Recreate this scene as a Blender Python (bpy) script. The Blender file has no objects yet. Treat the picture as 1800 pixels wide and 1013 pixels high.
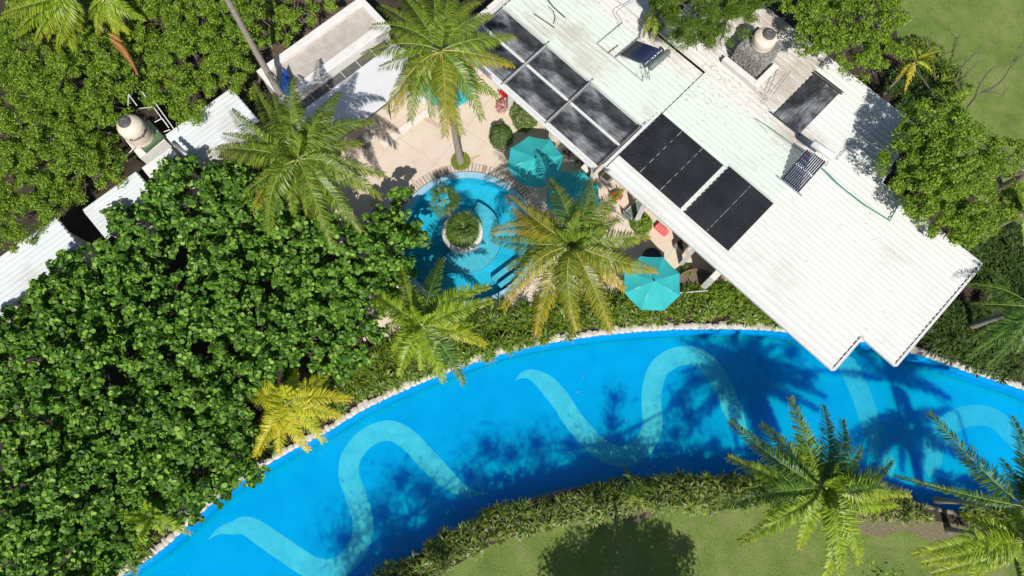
import bpy, bmesh, math, random
import numpy as np
from mathutils import Vector, Matrix
from mathutils.geometry import tessellate_polygon

rnd = random.Random(7)
rng = np.random.default_rng(7)
D = bpy.data
SC = bpy.context.scene
COL = SC.collection

# ------------------------------------------------------------------ camera, sky, sun
CAMH = 38.0
PITCH = math.radians(15.0)
FPX = 1200.0
cam_d = D.cameras.new('camera'); cam = D.objects.new('camera', cam_d); COL.objects.link(cam)
cam.location = (0, 0, CAMH); cam.rotation_euler = (PITCH, 0, 0)
cam_d.lens = 24; cam_d.sensor_width = 36; cam_d.clip_end = 1500
SC.camera = cam

def P(px, py, z=0.0):
    """ground-survey helper: where the sight line of a photo pixel meets height z"""
    c, s = math.cos(PITCH), math.sin(PITCH)
    x = (px-900)/FPX; y = (506.5-py)/FPX
    d = (x, y*c+s, y*s-c); t = (CAMH-z)/-d[2]
    return Vector((d[0]*t, d[1]*t, z))
def PM(z):  # metres per photo pixel near height z (sideways)
    return (CAMH-z)/FPX*1.05

SUN = (P(790, -60, 0)-Vector((0, 0, CAMH))).normalized()     # direction the light travels
sun_d = D.lights.new('sun', 'SUN'); sun = D.objects.new('sun', sun_d); COL.objects.link(sun)
sun_d.energy = 4.9; sun_d.angle = math.radians(0.55); sun_d.color = (1.0, .96, .89)
sun.rotation_euler = SUN.to_track_quat('-Z', 'Y').to_euler(); sun.location = (0, -30, 60)
W = D.worlds.new('World'); SC.world = W; W.use_nodes = True
nt = W.node_tree; bg = nt.nodes['Background']
sky = nt.nodes.new('ShaderNodeTexSky'); sky.sky_type = 'NISHITA'; sky.sun_disc = False
sky.sun_elevation = math.asin(-SUN.z); sky.sun_rotation = math.atan2(-SUN.x, -SUN.y)
nt.links.new(sky.outputs[0], bg.inputs[0]); bg.inputs[1].default_value = 0.075
SC.view_settings.view_transform = 'Standard'; SC.view_settings.look = 'None'
SC.view_settings.exposure = 0.0; SC.view_settings.gamma = 1.0

def sun_caster(px, py, h, z0=0.0):
    """point at height h whose shadow falls on the ground point seen at px,py"""
    q = P(px, py, z0); k = (h-z0)/-SUN.z
    return Vector((q.x-SUN.x*k, q.y-SUN.y*k, h))

# ------------------------------------------------------------------ materials
def new_mat(name):
    m = D.materials.new(name); m.use_nodes = True
    return m, m.node_tree, m.node_tree.nodes['Principled BSDF']
def noise(nt, scale, detail=4, rough=.6, coord='Object', vec=None, dist=0):
    n = nt.nodes.new('ShaderNodeTexNoise'); n.inputs['Scale'].default_value = scale
    n.inputs['Detail'].default_value = detail; n.inputs['Roughness'].default_value = rough
    n.inputs['Distortion'].default_value = dist
    if vec is None:
        g = nt.nodes.new('ShaderNodeNewGeometry'); vec = g.outputs['Position']
    nt.links.new(vec, n.inputs['Vector'])
    return n.outputs['Fac']
def ramp(nt, fac, stops):
    r = nt.nodes.new('ShaderNodeValToRGB'); nt.links.new(fac, r.inputs[0])
    while len(r.color_ramp.elements) < len(stops): r.color_ramp.elements.new(.5)
    for e, (p, c) in zip(r.color_ramp.elements, stops):
        e.position = p; e.color = (*c, 1) if len(c) == 3 else c
    return r.outputs[0]
def mixc(nt, fac, a, b, mode='MIX'):
    m = nt.nodes.new('ShaderNodeMix'); m.data_type = 'RGBA'; m.blend_type = mode
    for sock, val in ((m.inputs[0], fac), (m.inputs[6], a), (m.inputs[7], b)):
        if hasattr(val, 'links'): nt.links.new(val, sock)
        elif isinstance(val, (int, float)): sock.default_value = val
        else: sock.default_value = (*val, 1)
    return m.outputs[2]
def bump(nt, bs, h, strength=.3, dist=.02):
    b = nt.nodes.new('ShaderNodeBump'); b.inputs['Strength'].default_value = strength
    b.inputs['Distance'].default_value = dist
    nt.links.new(h, b.inputs['Height']); nt.links.new(b.outputs[0], bs.inputs['Normal'])
def simple(name, c1, c2=None, scale=3., rough=.6, bstr=0., bscale=None, lo=.35, hi=.65, metal=0., bd=.02, detail=5):
    m, nt, bs = new_mat(name)
    bs.inputs['Roughness'].default_value = rough; bs.inputs['Metallic'].default_value = metal
    f = noise(nt, scale, detail)
    nt.links.new(ramp(nt, f, [(lo, c1), (hi, c2 or tuple(x*.8 for x in c1))]), bs.inputs['Base Color'])
    if bstr: bump(nt, bs, noise(nt, bscale or scale*6, 3), bstr, bd)
    return m
def leafmat(name, cols, trans=.35, rough=.45, yel=None, spec=.4):
    m, nt, bs = new_mat(name)
    g = nt.nodes.new('ShaderNodeNewGeometry')
    n = len(cols)
    c = ramp(nt, g.outputs['Random Per Island'], [((i+.5)/n, cc) for i, cc in enumerate(cols)])
    big = noise(nt, .7, 3)
    c = mixc(nt, ramp(nt, big, [(.35, (0, 0, 0)), (.7, (.22, .22, .22))]), c, cols[-1])
    if yel:
        a = nt.nodes.new('ShaderNodeAttribute'); a.attribute_name = 'yel'
        c = mixc(nt, a.outputs['Fac'], c, yel)
    nt.links.new(c, bs.inputs['Base Color'])
    bs.inputs['Roughness'].default_value = rough; bs.inputs['Specular IOR Level'].default_value = spec
    t = nt.nodes.new('ShaderNodeBsdfTranslucent')
    tc = mixc(nt, 1.0, c, (1.5, 1.5, .55), 'MULTIPLY'); nt.links.new(tc, t.inputs[0])
    mx = nt.nodes.new('ShaderNodeMixShader'); mx.inputs[0].default_value = trans
    nt.links.new(bs.outputs[0], mx.inputs[1]); nt.links.new(t.outputs[0], mx.inputs[2])
    nt.links.new(mx.outputs[0], nt.nodes['Material Output'].inputs[0])
    return m

M = {}
M['soil'] = simple('soil', (.06, .042, .028), (.028, .022, .014), 1.2, .95, .8, 14)
M['litter'] = simple('leaf_litter', (.17, .11, .07), (.05, .034, .022), 6, .95, .8, 30)
def lawn_mat():
    m, nt, bs = new_mat('lawn')
    a = ramp(nt, noise(nt, .45, 6, .65), [(.3, (.115, .19, .04)), (.5, (.175, .25, .06)), (.7, (.25, .30, .10))])
    b = ramp(nt, noise(nt, 15, 6, .8), [(.32, (.35, .42, .35)), (.68, (1.6, 1.5, 1.5))])
    c = mixc(nt, 1.0, a, b, 'MULTIPLY')
    dry = ramp(nt, noise(nt, 1.0, 8, .75), [(.52, (0, 0, 0)), (.70, (.75, .75, .75))])
    c = mixc(nt, dry, c, (.27, .24, .13))
    dk = ramp(nt, noise(nt, 2.1, 7, .7), [(.56, (0, 0, 0)), (.72, (.6, .6, .6))])
    c = mixc(nt, dk, c, (.075, .125, .03))
    nt.links.new(c, bs.inputs['Base Color']); bs.inputs['Roughness'].default_value = .9
    bs.inputs['Specular IOR Level'].default_value = .15
    bump(nt, bs, noise(nt, 40, 3, .7), .9, .05)
    return m
M['lawn'] = lawn_mat()
def dirt_mat():
    m, nt, bs = new_mat('bare_patch')
    c = ramp(nt, noise(nt, 9, 6, .75), [(.38, (.13, .16, .05)), (.52, (.23, .19, .12)), (.68, (.32, .26, .19))])
    nt.links.new(c, bs.inputs['Base Color']); bs.inputs['Roughness'].default_value = .95
    bump(nt, bs, noise(nt, 25, 4, .7), 1., .06)
    return m
M['dirt'] = dirt_mat()
def patio_mat():
    m, nt, bs = new_mat('patio_concrete')
    c = ramp(nt, noise(nt, .8, 6, .6), [(.3, (.60, .48, .37)), (.55, (.68, .57, .46)), (.75, (.70, .61, .51))])
    st = ramp(nt, noise(nt, .55, 2, .4, dist=.6), [(.66, (0, 0, 0)), (.68, (.8, .8, .8))])
    c = mixc(nt, st, c, (.43, .26, .14))
    c = mixc(nt, .35, c, ramp(nt, noise(nt, 18, 5, .7), [(.3, (.5, .4, .3)), (.7, (.8, .7, .6))]))
    nt.links.new(c, bs.inputs['Base Color']); bs.inputs['Roughness'].default_value = .8
    bump(nt, bs, noise(nt, 30, 4), .25, .01)
    return m
M['patio'] = patio_mat()
M['joint'] = simple('joint_grey', (.22, .18, .14), (.14, .11, .09), 5, .95)
M['paver'] = simple('ring_paver', (.66, .56, .47), (.52, .43, .36), 3.5, .85, .4, 30)
M['paver2'] = simple('ring_paver_dark', (.36, .25, .19), (.48, .36, .28), 3.5, .85, .4, 30)
M['curb'] = simple('white_curb', (.78, .72, .66), (.66, .6, .54), 6, .8, .2, 30)
M['stone'] = simple('coping_stone', (.72, .68, .63), (.46, .41, .36), 5, .9, .8, 18, bd=.04)
M['stone_dark'] = simple('shaded_stone', (.28, .25, .22), (.12, .11, .09), 5, .9, .8, 18, bd=.04)  # dark copy of the coping stone; lower bank's shade put into its colour
M['plaster'] = simple('white_plaster', (.74, .73, .71), (.66, .645, .61), 2, .8, .15, 20)
M['concrete_roof'] = simple('concrete_roof', (.52, .47, .42), (.40, .36, .32), 2.2, .9, .3, 20)
M['dark_glass'] = simple('dark_panel', (.09, .09, .085), (.13, .125, .12), 4, .35)
M['white_metal'] = simple('white_metal', (.72, .72, .70), (.62, .62, .6), 5, .5)
M['grey_metal'] = simple('grey_metal', (.33, .34, .35), (.22, .23, .24), 8, .45, metal=.3)
M['black'] = simple('black_rubber', (.018, .018, .02), (.03, .03, .034), 5, .6)
M['rust'] = simple('rusty_metal', (.25, .10, .045), (.42, .30, .22), 14, .9)
M['interior'] = simple('dim_interior', (.16, .13, .11), (.10, .08, .07), 3, .9)  # darkness under the roof put into wall and ceiling colour
M['tile'] = simple('terracotta_floor', (.50, .37, .27), (.42, .30, .21), 2, .7)
M['trunk'] = simple('palm_trunk', (.34, .30, .265), (.23, .20, .17), 9, .95, .8, 25, bd=.04)
M['bark'] = simple('bark', (.17, .135, .105), (.10, .08, .06), 8, .95, .8, 22, bd=.04)
M['deadwood'] = simple('dead_branch', (.14, .125, .10), (.09, .08, .065), 8, .95, .5, 22)
M['rachis'] = simple('frond_stalk', (.30, .36, .09), (.22, .30, .06), 3, .5)
M['rachis_y'] = simple('frond_stalk_yellow', (.50, .38, .08), (.42, .34, .08), 3, .5)
M['dead'] = simple('dead_frond', (.34, .14, .05), (.22, .09, .035), 6, .9)
M['cream'] = simple('cream_plastic', (.74, .64, .52), (.68, .58, .47), 2.5, .5, .05, 12)
M['black_lid'] = simple('dark_lid', (.07, .065, .065), (.12, .11, .11), 14, .6, .3, 40)
M['green_paint'] = simple('green_paint', (.10, .17, .085), (.085, .14, .07), 7, .7)
M['green_pipe'] = simple('green_pipe', (.05, .26, .19), (.08, .32, .25), 4, .55)
M['blue_cloth'] = simple('blue_cloth', (.012, .09, .40), (.01, .07, .3), 3, .8)
M['red'] = simple('red_plastic', (.62, .025, .02), (.5, .02, .02), 3, .4)
M['pink'] = simple('pink_cloth', (.72, .10, .22), (.75, .22, .16), 5, .8)
M['orange'] = simple('orange_cloth', (.75, .17, .05), (.7, .10, .05), 5, .8)
M['grey_cloth'] = simple('grey_cloth', (.20, .195, .19), (.26, .25, .24), 5, .9)
M['dark_cloth'] = simple('charcoal_cloth', (.035, .038, .045), (.05, .052, .06), 5, .85)
M['straw'] = simple('brown_wicker', (.20, .15, .11), (.13, .10, .075), 22, .9, .5, 50)
M['gravel'] = simple('rubble_stone', (.34, .33, .31), (.13, .125, .12), 9, .9, .8, 20)
M['teal_frame'] = simple('teal_metal', (.12, .16, .145), (.18, .22, .20), 6, .5)

def aligned(nt, sx, sy, ang):
    """object coordinates turned to the roof direction, then stretched"""
    tc = nt.nodes.new('ShaderNodeTexCoord'); a = nt.nodes.new('ShaderNodeMapping'); b = nt.nodes.new('ShaderNodeMapping')
    nt.links.new(tc.outputs['Object'], a.inputs[0]); a.inputs['Rotation'].default_value = (0, 0, -ang)
    nt.links.new(a.outputs[0], b.inputs[0]); b.inputs['Scale'].default_value = (sx, sy, 1)
    return b
def roof_mat(name, base, dirt, tint, ang=None):
    """painted corrugated sheet: pale, streaked along the ribs, some rust stains"""
    m, nt, bs = new_mat(name)
    ang = RA if ang is None else ang
    mp = aligned(nt, .2, 3.2, ang); mp2 = aligned(nt, .8, 9, ang)
    c = ramp(nt, noise(nt, 1.2, 6, .65, vec=mp.outputs[0]), [(.3, base), (.75, tint)])
    stn = noise(nt, 1.0, 7, .75, vec=mp2.outputs[0])
    big = noise(nt, .35, 3, .5)
    thr = nt.nodes.new('ShaderNodeMath'); thr.operation = 'MULTIPLY'
    nt.links.new(stn, thr.inputs[0]); nt.links.new(big, thr.inputs[1])
    fac = ramp(nt, thr.outputs[0], [(.30-.10*dirt, (0, 0, 0)), (.42-.10*dirt, (.7*min(1, dirt+.25),)*3)])
    c = mixc(nt, fac, c, (.40, .33, .27))
    sp = ramp(nt, noise(nt, 3, 5, .8, vec=mp2.outputs[0]), [(.66-.07*dirt, (0, 0, 0)), (.70-.06*dirt, (.85*min(1, dirt),)*3)])
    c = mixc(nt, sp, c, (.27, .14, .09))
    nt.links.new(c, bs.inputs['Base Color']); bs.inputs['Roughness'].default_value = .55
    bs.inputs['Specular IOR Level'].default_value = .3
    bump(nt, bs, noise(nt, 1.5, 3, vec=mp.outputs[0]), .08, .02)
    return m
WO = P(450, 125, 3.2); WE = P(625, 0, 3.2); WU = (WE-WO).normalized()
# roof frame of the main building
RO = P(1055, 290, 3.6); RE = P(1465, 652, 3.6)
RU = (RE-RO).normalized(); RV = Vector((-RU.y, RU.x, 0)); RA = math.atan2(RU.y, RU.x)
def R(u, v, z=3.6): return Vector((RO.x+RU.x*u+RV.x*v, RO.y+RU.y*u+RV.y*v, z))
M['roof'] = roof_mat('roof_white', (.70, .71, .69), .12, (.675, .69, .665))
M['roof_mint'] = roof_mat('roof_mint', (.655, .715, .665), .45, (.63, .685, .64))
M['roof_dirty'] = roof_mat('roof_dirty', (.70, .695, .665), .8, (.66, .655, .62))
M['roof_shed'] = roof_mat('shed_roof', (.64, .67, .68), .35, (.56, .60, .62), math.atan2(WU.y, WU.x))  # bluish tone of the trees' shade put into the sheet colour
def membrane_mat(ang=None):
    ang = RA if ang is None else ang
    m, nt, bs = new_mat('solar_mat_worn')
    mp = aligned(nt, .5, .9, ang); mp2 = aligned(nt, .3, 11, ang)
    c = ramp(nt, noise(nt, .9, 5, .62, vec=mp.outputs[0]), [(.40, (.014, .015, .018)), (.50, (.06, .065, .075)), (.60, (.24, .25, .265)), (.72, (.46, .47, .48))])
    s = ramp(nt, noise(nt, 2.0, 4, .7, vec=mp2.outputs[0]), [(.45, (0, 0, 0)), (.62, (.8, .8, .8))])
    c = mixc(nt, s, c, (.035, .036, .04))
    nt.links.new(c, bs.inputs['Base Color']); bs.inputs['Roughness'].default_value = .6
    return m
M['membrane'] = membrane_mat()
def mat_panel():
    m, nt, bs = new_mat('pool_solar_mat')
    c = ramp(nt, noise(nt, 1.0, 5, .6), [(.4, (.012, .014, .018)), (.72, (.028, .032, .04))])
    mp = aligned(nt, 6, .8, RA)
    s = ramp(nt, noise(nt, 1.0, 5, .7, vec=mp.outputs[0]), [(.6, (0, 0, 0)), (.8, (.35, .35, .35))])
    c = mixc(nt, s, c, (.14, .15, .17))
    nt.links.new(c, bs.inputs['Base Color']); bs.inputs['Roughness'].default_value = .7
    bs.inputs['Specular IOR Level'].default_value = .25
    return m
M['solar'] = mat_panel()
def tube_mat():
    m, nt, bs = new_mat('vacuum_tube_glass')
    bs.inputs['Base Color'].default_value = (.012, .02, .07, 1); bs.inputs['Roughness'].default_value = .12
    bs.inputs['Coat Weight'].default_value = .6
    return m
M['tube'] = tube_mat()
def umbrella_mat():
    m, nt, bs = new_mat('turquoise_canvas')
    c = ramp(nt, noise(nt, 1.5, 4), [(.3, (.03, .44, .46)), (.7, (.04, .50, .515))])
    nt.links.new(c, bs.inputs['Base Color']); bs.inputs['Roughness'].default_value = .85
    t = nt.nodes.new('ShaderNodeBsdfTranslucent'); nt.links.new(c, t.inputs[0])
    mx = nt.nodes.new('ShaderNodeMixShader'); mx.inputs[0].default_value = .15
    nt.links.new(bs.outputs[0], mx.inputs[1]); nt.links.new(t.outputs[0], mx.inputs[2])
    nt.links.new(mx.outputs[0], nt.nodes['Material Output'].inputs[0])
    bump(nt, bs, noise(nt, 6, 3), .15, .02)
    return m
M['canvas'] = umbrella_mat()

def basin_mat(name, c1, c2, scale, sss=0.0, lo=.3, hi=.7, speck=None):
    m, nt, bs = new_mat(name)
    c = ramp(nt, noise(nt, scale, 5, .6), [(lo, c1), (hi, c2)])
    if speck:
        v = nt.nodes.new('ShaderNodeTexVoronoi'); v.inputs['Scale'].default_value = speck*1.6
        g = nt.nodes.new('ShaderNodeNewGeometry'); nt.links.new(g.outputs['Position'], v.inputs['Vector'])
        c = mixc(nt, ramp(nt, noise(nt, speck*.6, 4, .75), [(.5, (0, 0, 0)), (.75, (.45, .45, .45))]), c, tuple(x*.65 for x in c1))
        k = nt.nodes.new('ShaderNodeMix'); k.data_type = 'RGBA'; k.blend_type = 'MULTIPLY'
        k.inputs[0].default_value = .12; nt.links.new(c, k.inputs[6]); nt.links.new(v.outputs['Color'], k.inputs[7])
        c = k.outputs[2]
    nt.links.new(c, bs.inputs['Base Color']); bs.inputs['Roughness'].default_value = .8; bs.inputs['Specular IOR Level'].default_value = 0
    if sss:
        bs.inputs['Subsurface Weight'].default_value = sss
        bs.inputs['Subsurface Radius'].default_value = (.3, .8, 2.2); bs.inputs['Subsurface Scale'].default_value = 1.0
    return m
M['basin'] = basin_mat('blue_basin', (.0002, .36, .65), (.0002, .42, .72), .6, 1.0)
M['basin_wall'] = basin_mat('blue_wall', (.0005, .31, .62), (.0005, .35, .68), .6)
M['band'] = basin_mat('pale_band', (.11, .63, .72), (.06, .53, .67), 1.1, .85, speck=7)
M['band_faint'] = basin_mat('faint_band', (.05, .52, .70), (.03, .46, .67), 1.1, 1.0, speck=7)  # band copy toned down for the shaded right part of the pool
M['basin2'] = basin_mat('round_basin', (.015, .42, .60), (.04, .54, .70), 1.4, 0, speck=8)
M['bench'] = basin_mat('pale_bench', (.13, .56, .66), (.08, .44, .56), 3, 0, speck=8)
M['rim'] = basin_mat('pale_blue_rim', (.34, .55, .66), (.24, .45, .58), 2.5)
def water_mat(name, tint, bstr):
    m, nt, bs = new_mat(name)
    tr = nt.nodes.new('ShaderNodeBsdfTransparent'); tr.inputs[0].default_value = (*tint, 1)
    gl = nt.nodes.new('ShaderNodeBsdfGlossy'); gl.inputs['Roughness'].default_value = .03
    fr = nt.nodes.new('ShaderNodeFresnel'); fr.inputs[0].default_value = 1.33
    b = nt.nodes.new('ShaderNodeBump'); b.inputs['Strength'].default_value = bstr; b.inputs['Distance'].default_value = .05
    nt.links.new(noise(nt, 2.2, 3, .5, dist=.5), b.inputs['Height'])
    nt.links.new(b.outputs[0], gl.inputs['Normal']); nt.links.new(b.outputs[0], fr.inputs['Normal'])
    mx = nt.nodes.new('ShaderNodeMixShader'); nt.links.new(fr.outputs[0], mx.inputs[0])
    nt.links.new(tr.outputs[0], mx.inputs[1]); nt.links.new(gl.outputs[0], mx.inputs[2])
    nt.links.new(mx.outputs[0], nt.nodes['Material Output'].inputs[0])
    return m
M['water'] = water_mat('pool_water', (.86, .97, 1.0), .25)

YL = (.50, .36, .025)
M['coco'] = leafmat('coconut_leaf', [(.05, .11, .009), (.09, .17, .014), (.15, .235, .02), (.25, .32, .04)], .2, .42, (.62, .36, .015), .4)
M['royal'] = leafmat('plume_palm_leaf', [(.12, .22, .014), (.19, .31, .02), (.27, .39, .03), (.37, .48, .045)], .3, .42, (.66, .48, .02), .4)
M['dark_royal'] = leafmat('dark_palm_leaf', [(.03, .10, .018), (.05, .14, .022), (.08, .18, .025), (.13, .24, .03)], .25, .42, (.4, .34, .05), .4)  # darker copy of the plume leaf; also puts shade into some fronds
M['yellow_palm'] = leafmat('yellow_palm_leaf', [(.24, .34, .02), (.36, .44, .025), (.50, .53, .03), (.64, .56, .045)], .3, .45, (.68, .46, .03), .35)
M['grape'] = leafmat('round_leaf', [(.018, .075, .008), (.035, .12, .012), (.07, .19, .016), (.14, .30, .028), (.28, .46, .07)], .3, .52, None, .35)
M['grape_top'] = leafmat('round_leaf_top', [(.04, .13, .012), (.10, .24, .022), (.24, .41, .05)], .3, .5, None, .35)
M['fine'] = leafmat('fine_leaf', [(.06, .14, .010), (.115, .22, .014), (.20, .33, .024), (.33, .45, .055)], .32, .5, None, .3)
M['fine_dark'] = leafmat('feathery_leaf', [(.05, .11, .012), (.09, .165, .016), (.13, .22, .02), (.19, .29, .026)], .3, .5, None, .3)
M['fan'] = leafmat('fan_leaf', [(.03, .085, .01), (.06, .135, .013), (.11, .20, .018), (.19, .29, .028)], .28, .42, (.5, .5, .06), .4)
M['fan_deep2'] = leafmat('island_palm_leaf', [(.04, .085, .015), (.07, .13, .02), (.13, .20, .035)], .25, .45, (.4, .4, .1), .4)
M['fan_deep'] = leafmat('shaded_shrub_leaf', [(.02, .055, .01), (.035, .08, .012), (.06, .11, .016)], .2, .5, (.2, .25, .05), .3)  # fan leaf darkened: deep shade put into its colour
M['fan_dark'] = leafmat('fan_leaf_dark', [(.02, .055, .01), (.04, .09, .012), (.08, .145, .018), (.15, .22, .03)], .2, .42, (.62, .56, .12), .4)  # dark blades, pale tips: shaded gaps and sunlit ends put into colour
M['box'] = leafmat('clipped_leaf', [(.05, .11, .015), (.07, .14, .02), (.1, .17, .025)], .2, .5)
M['lime'] = leafmat('lime_leaf', [(.16, .25, .02), (.24, .34, .025), (.3, .38, .03)], .25, .5)
M['bright'] = leafmat('pale_leaf', [(.18, .24, .08), (.26, .32, .12), (.12, .2, .04)], .3, .5)
M['flower'] = leafmat('flower', [(.7, .03, .04), (.75, .7, .6), (.7, .06, .1), (.05, .25, .6), (.6, .3, .1)], .2, .6)

# ------------------------------------------------------------------ mesh helpers
OFF = {}
def link(o, parent=None):
    COL.objects.link(o)
    if parent is not None:
        o.parent = parent; OFF[o.name] = OFF.get(parent.name, Vector())
    return o
def mk(name, verts, faces, mat, parent=None, smooth=False, attr=None, mats=None, midx=None):
    """link a mesh built from world-space vertices"""
    V = np.asarray([tuple(v) for v in verts] if not isinstance(verts, np.ndarray) else verts, dtype=np.float64)
    off = OFF.get(parent.name, Vector()) if parent else Vector()
    V = V-np.array(off)
    me = D.meshes.new(name)
    if isinstance(faces, np.ndarray):
        n, k = faces.shape
        me.vertices.add(len(V)); me.vertices.foreach_set('co', V.ravel())
        me.loops.add(n*k); me.loops.foreach_set('vertex_index', faces.ravel().astype(np.int32))
        me.polygons.add(n); me.polygons.foreach_set('loop_start', np.arange(0, n*k, k, dtype=np.int32))
        me.update(calc_edges=True)
    else:
        me.from_pydata(V.tolist(), [], faces)
    if attr is not None:
        a = me.attributes.new('yel', 'FLOAT', 'POINT'); a.data.foreach_set('value', np.asarray(attr, dtype=np.float32))
    for q in (mats or [mat]): me.materials.append(M[q] if isinstance(q, str) else q)
    if midx is not None: me.polygons.foreach_set('material_index', np.asarray(midx, dtype=np.int32))
    if smooth: me.polygons.foreach_set('use_smooth', [True]*len(me.polygons))
    me.update()
    o = D.objects.new(name, me)
    return link(o, parent)
def tag(o, label=None, cat=None, group=None, kind=None):
    if label: o['label'] = label
    if cat: o['category'] = cat
    if group: o['group'] = group
    if kind: o['kind'] = kind
    return o
def thing(name, label, cat, loc, group=None):
    o = D.objects.new(name, None); COL.objects.link(o); o.location = loc; o.empty_display_size = .3
    OFF[o.name] = Vector(loc)
    return tag(o, label, cat, group)
class MB:
    def __init__(s): s.v = []; s.f = []
    def add(s, vs, fs):
        n = len(s.v); s.v += [tuple(v) for v in vs]; s.f += [tuple(i+n for i in f) for f in fs]
    def box(s, c, sz, ax=None):
        ax = ax or (Vector((1, 0, 0)), Vector((0, 1, 0)), Vector((0, 0, 1)))
        c = Vector(c); vs = []
        for i in (-.5, .5):
            for j in (-.5, .5):
                for k in (-.5, .5): vs.append(c+ax[0]*i*sz[0]+ax[1]*j*sz[1]+ax[2]*k*sz[2])
        s.add(vs, [(0, 1, 3, 2), (4, 6, 7, 5), (0, 4, 5, 1), (2, 3, 7, 6), (0, 2, 6, 4), (1, 5, 7, 3)])
        return s
    def quadbox(s, pts, z0, z1):
        """prism over a polygon of xy points"""
        n = len(pts)
        a = sum(pts[i][0]*pts[(i+1) % n][1]-pts[(i+1) % n][0]*pts[i][1] for i in range(n))
        if a < 0: pts = pts[::-1]
        vs = [(p[0], p[1], z0) for p in pts]+[(p[0], p[1], z1) for p in pts]
        s.add(vs, [tuple(range(n))[::-1], tuple(range(n, 2*n))]+[(i, (i+1) % n, n+(i+1) % n, n+i) for i in range(n)])
        return s
    def tube(s, pts, r, n=6, cap=True):
        pts = [Vector(p) for p in pts]; k0 = len(s.v)
        rr = r if isinstance(r, (list, tuple)) else [r]*len(pts)
        for i, p in enumerate(pts):
            t = (pts[min(i+1, len(pts)-1)]-pts[max(i-1, 0)]).normalized()
            a = t.cross(Vector((0, 0, 1)))
            if a.length < .05: a = Vector((1, 0, 0))
            a.normalize(); b = t.cross(a)
            for k in range(n):
                th = 2*math.pi*k/n; s.v.append(tuple(p+(a*math.cos(th)+b*math.sin(th))*rr[i]))
        for i in range(len(pts)-1):
            for k in range(n):
                a0 = k0+i*n+k; a1 = k0+i*n+(k+1) % n; s.f.append((a0, a1, a1+n, a0+n))
        if cap:
            s.f.append(tuple(k0+k for k in range(n))[::-1]); s.f.append(tuple(k0+(len(pts)-1)*n+k for k in range(n)))
        return s
    def lathe(s, c, prof, n=24, cap=True):
        k0 = len(s.v); c = Vector(c)
        for (r, z) in prof:
            for k in range(n):
                th = 2*math.pi*k/n; s.v.append((c.x+r*math.cos(th), c.y+r*math.sin(th), c.z+z))
        for i in range(len(prof)-1):
            for k in range(n):
                a0 = k0+i*n+k; a1 = k0+i*n+(k+1) % n; s.f.append((a0, a1, a1+n, a0+n))
        if cap:
            s.f.append(tuple(k0+k for k in range(n))[::-1]); s.f.append(tuple(k0+(len(prof)-1)*n+k for k in range(n)))
        return s
    def build(s, name, mat, parent=None, smooth=False): return mk(name, s.v, s.f, mat, parent, smooth)
def bevel(o, w, seg=2):
    md = o.modifiers.new('bevel', 'BEVEL'); md.width = w; md.segments = seg; md.limit_method = 'ANGLE'; return o

def catmull(pts, n=6):
    out = []
    pts = [Vector(p) for p in pts]
    for i in range(len(pts)-1):
        p0 = pts[max(i-1, 0)]; p1 = pts[i]; p2 = pts[i+1]; p3 = pts[min(i+2, len(pts)-1)]
        for k in range(n):
            t = k/n
            out.append(.5*((2*p1)+(p2-p0)*t+(2*p0-5*p1+4*p2-p3)*t*t+(3*p1-p0-3*p2+p3)*t**3))
    out.append(pts[-1]); return out
def sheet(name, rings, z, mat, kind='structure'):
    """flat sheet; first ring is the outline, others are holes"""
    rings = [[Vector((p[0], p[1], 0)) for p in r] for r in rings]
    tris = tessellate_polygon(rings); vs = [(p.x, p.y, z) for r in rings for p in r]
    fs = []
    for t in tris:
        a, b, c = (Vector(vs[i]) for i in t)
        fs.append(t if (b-a).cross(c-a).z > 0 else t[::-1])
    o = mk(name, vs, fs, mat)
    if kind: tag(o, kind=kind)
    return o, vs, fs

# ------------------------------------------------------------------ pools' outlines
WZ = -.10
up = [(-150, 1330), (60, 1130), (215, 1013), (260, 985), (300, 955), (345, 912), (400, 865), (450, 830), (482, 811), (520, 789), (570, 763), (605, 742),
      (640, 721), (700, 692), (760, 666), (820, 643), (900, 618), (1000, 598), (1100, 586), (1200, 580), (1300, 580), (1360, 583),
      (1440, 592), (1520, 603), (1600, 622), (1640, 634), (1700, 655), (1760, 674), (1800, 688), (1900, 730), (2050, 800)]
lo = [(300, 1330), (520, 1110), (660, 1013), (720, 980), (800, 935), (850, 908), (900, 888), (950, 871), (1000, 859), (1050, 850), (1100, 843),
      (1200, 838), (1300, 836), (1360, 838), (1450, 846), (1540, 862), (1620, 885), (1680, 899), (1740, 903), (1840, 915), (2000, 960)]
UP = catmull([P(x, y, WZ) for x, y in up], 5); LO = catmull([P(x, y, WZ) for x, y in lo], 5)
POOL = UP+LO[::-1]
RC = P(820, 419, WZ); RR = 3.85
def ring(r, n=72, c=RC): return [Vector((c.x+r*math.cos(2*math.pi*k/n), c.y+r*math.sin(2*math.pi*k/n), 0)) for k in range(n)]

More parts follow.
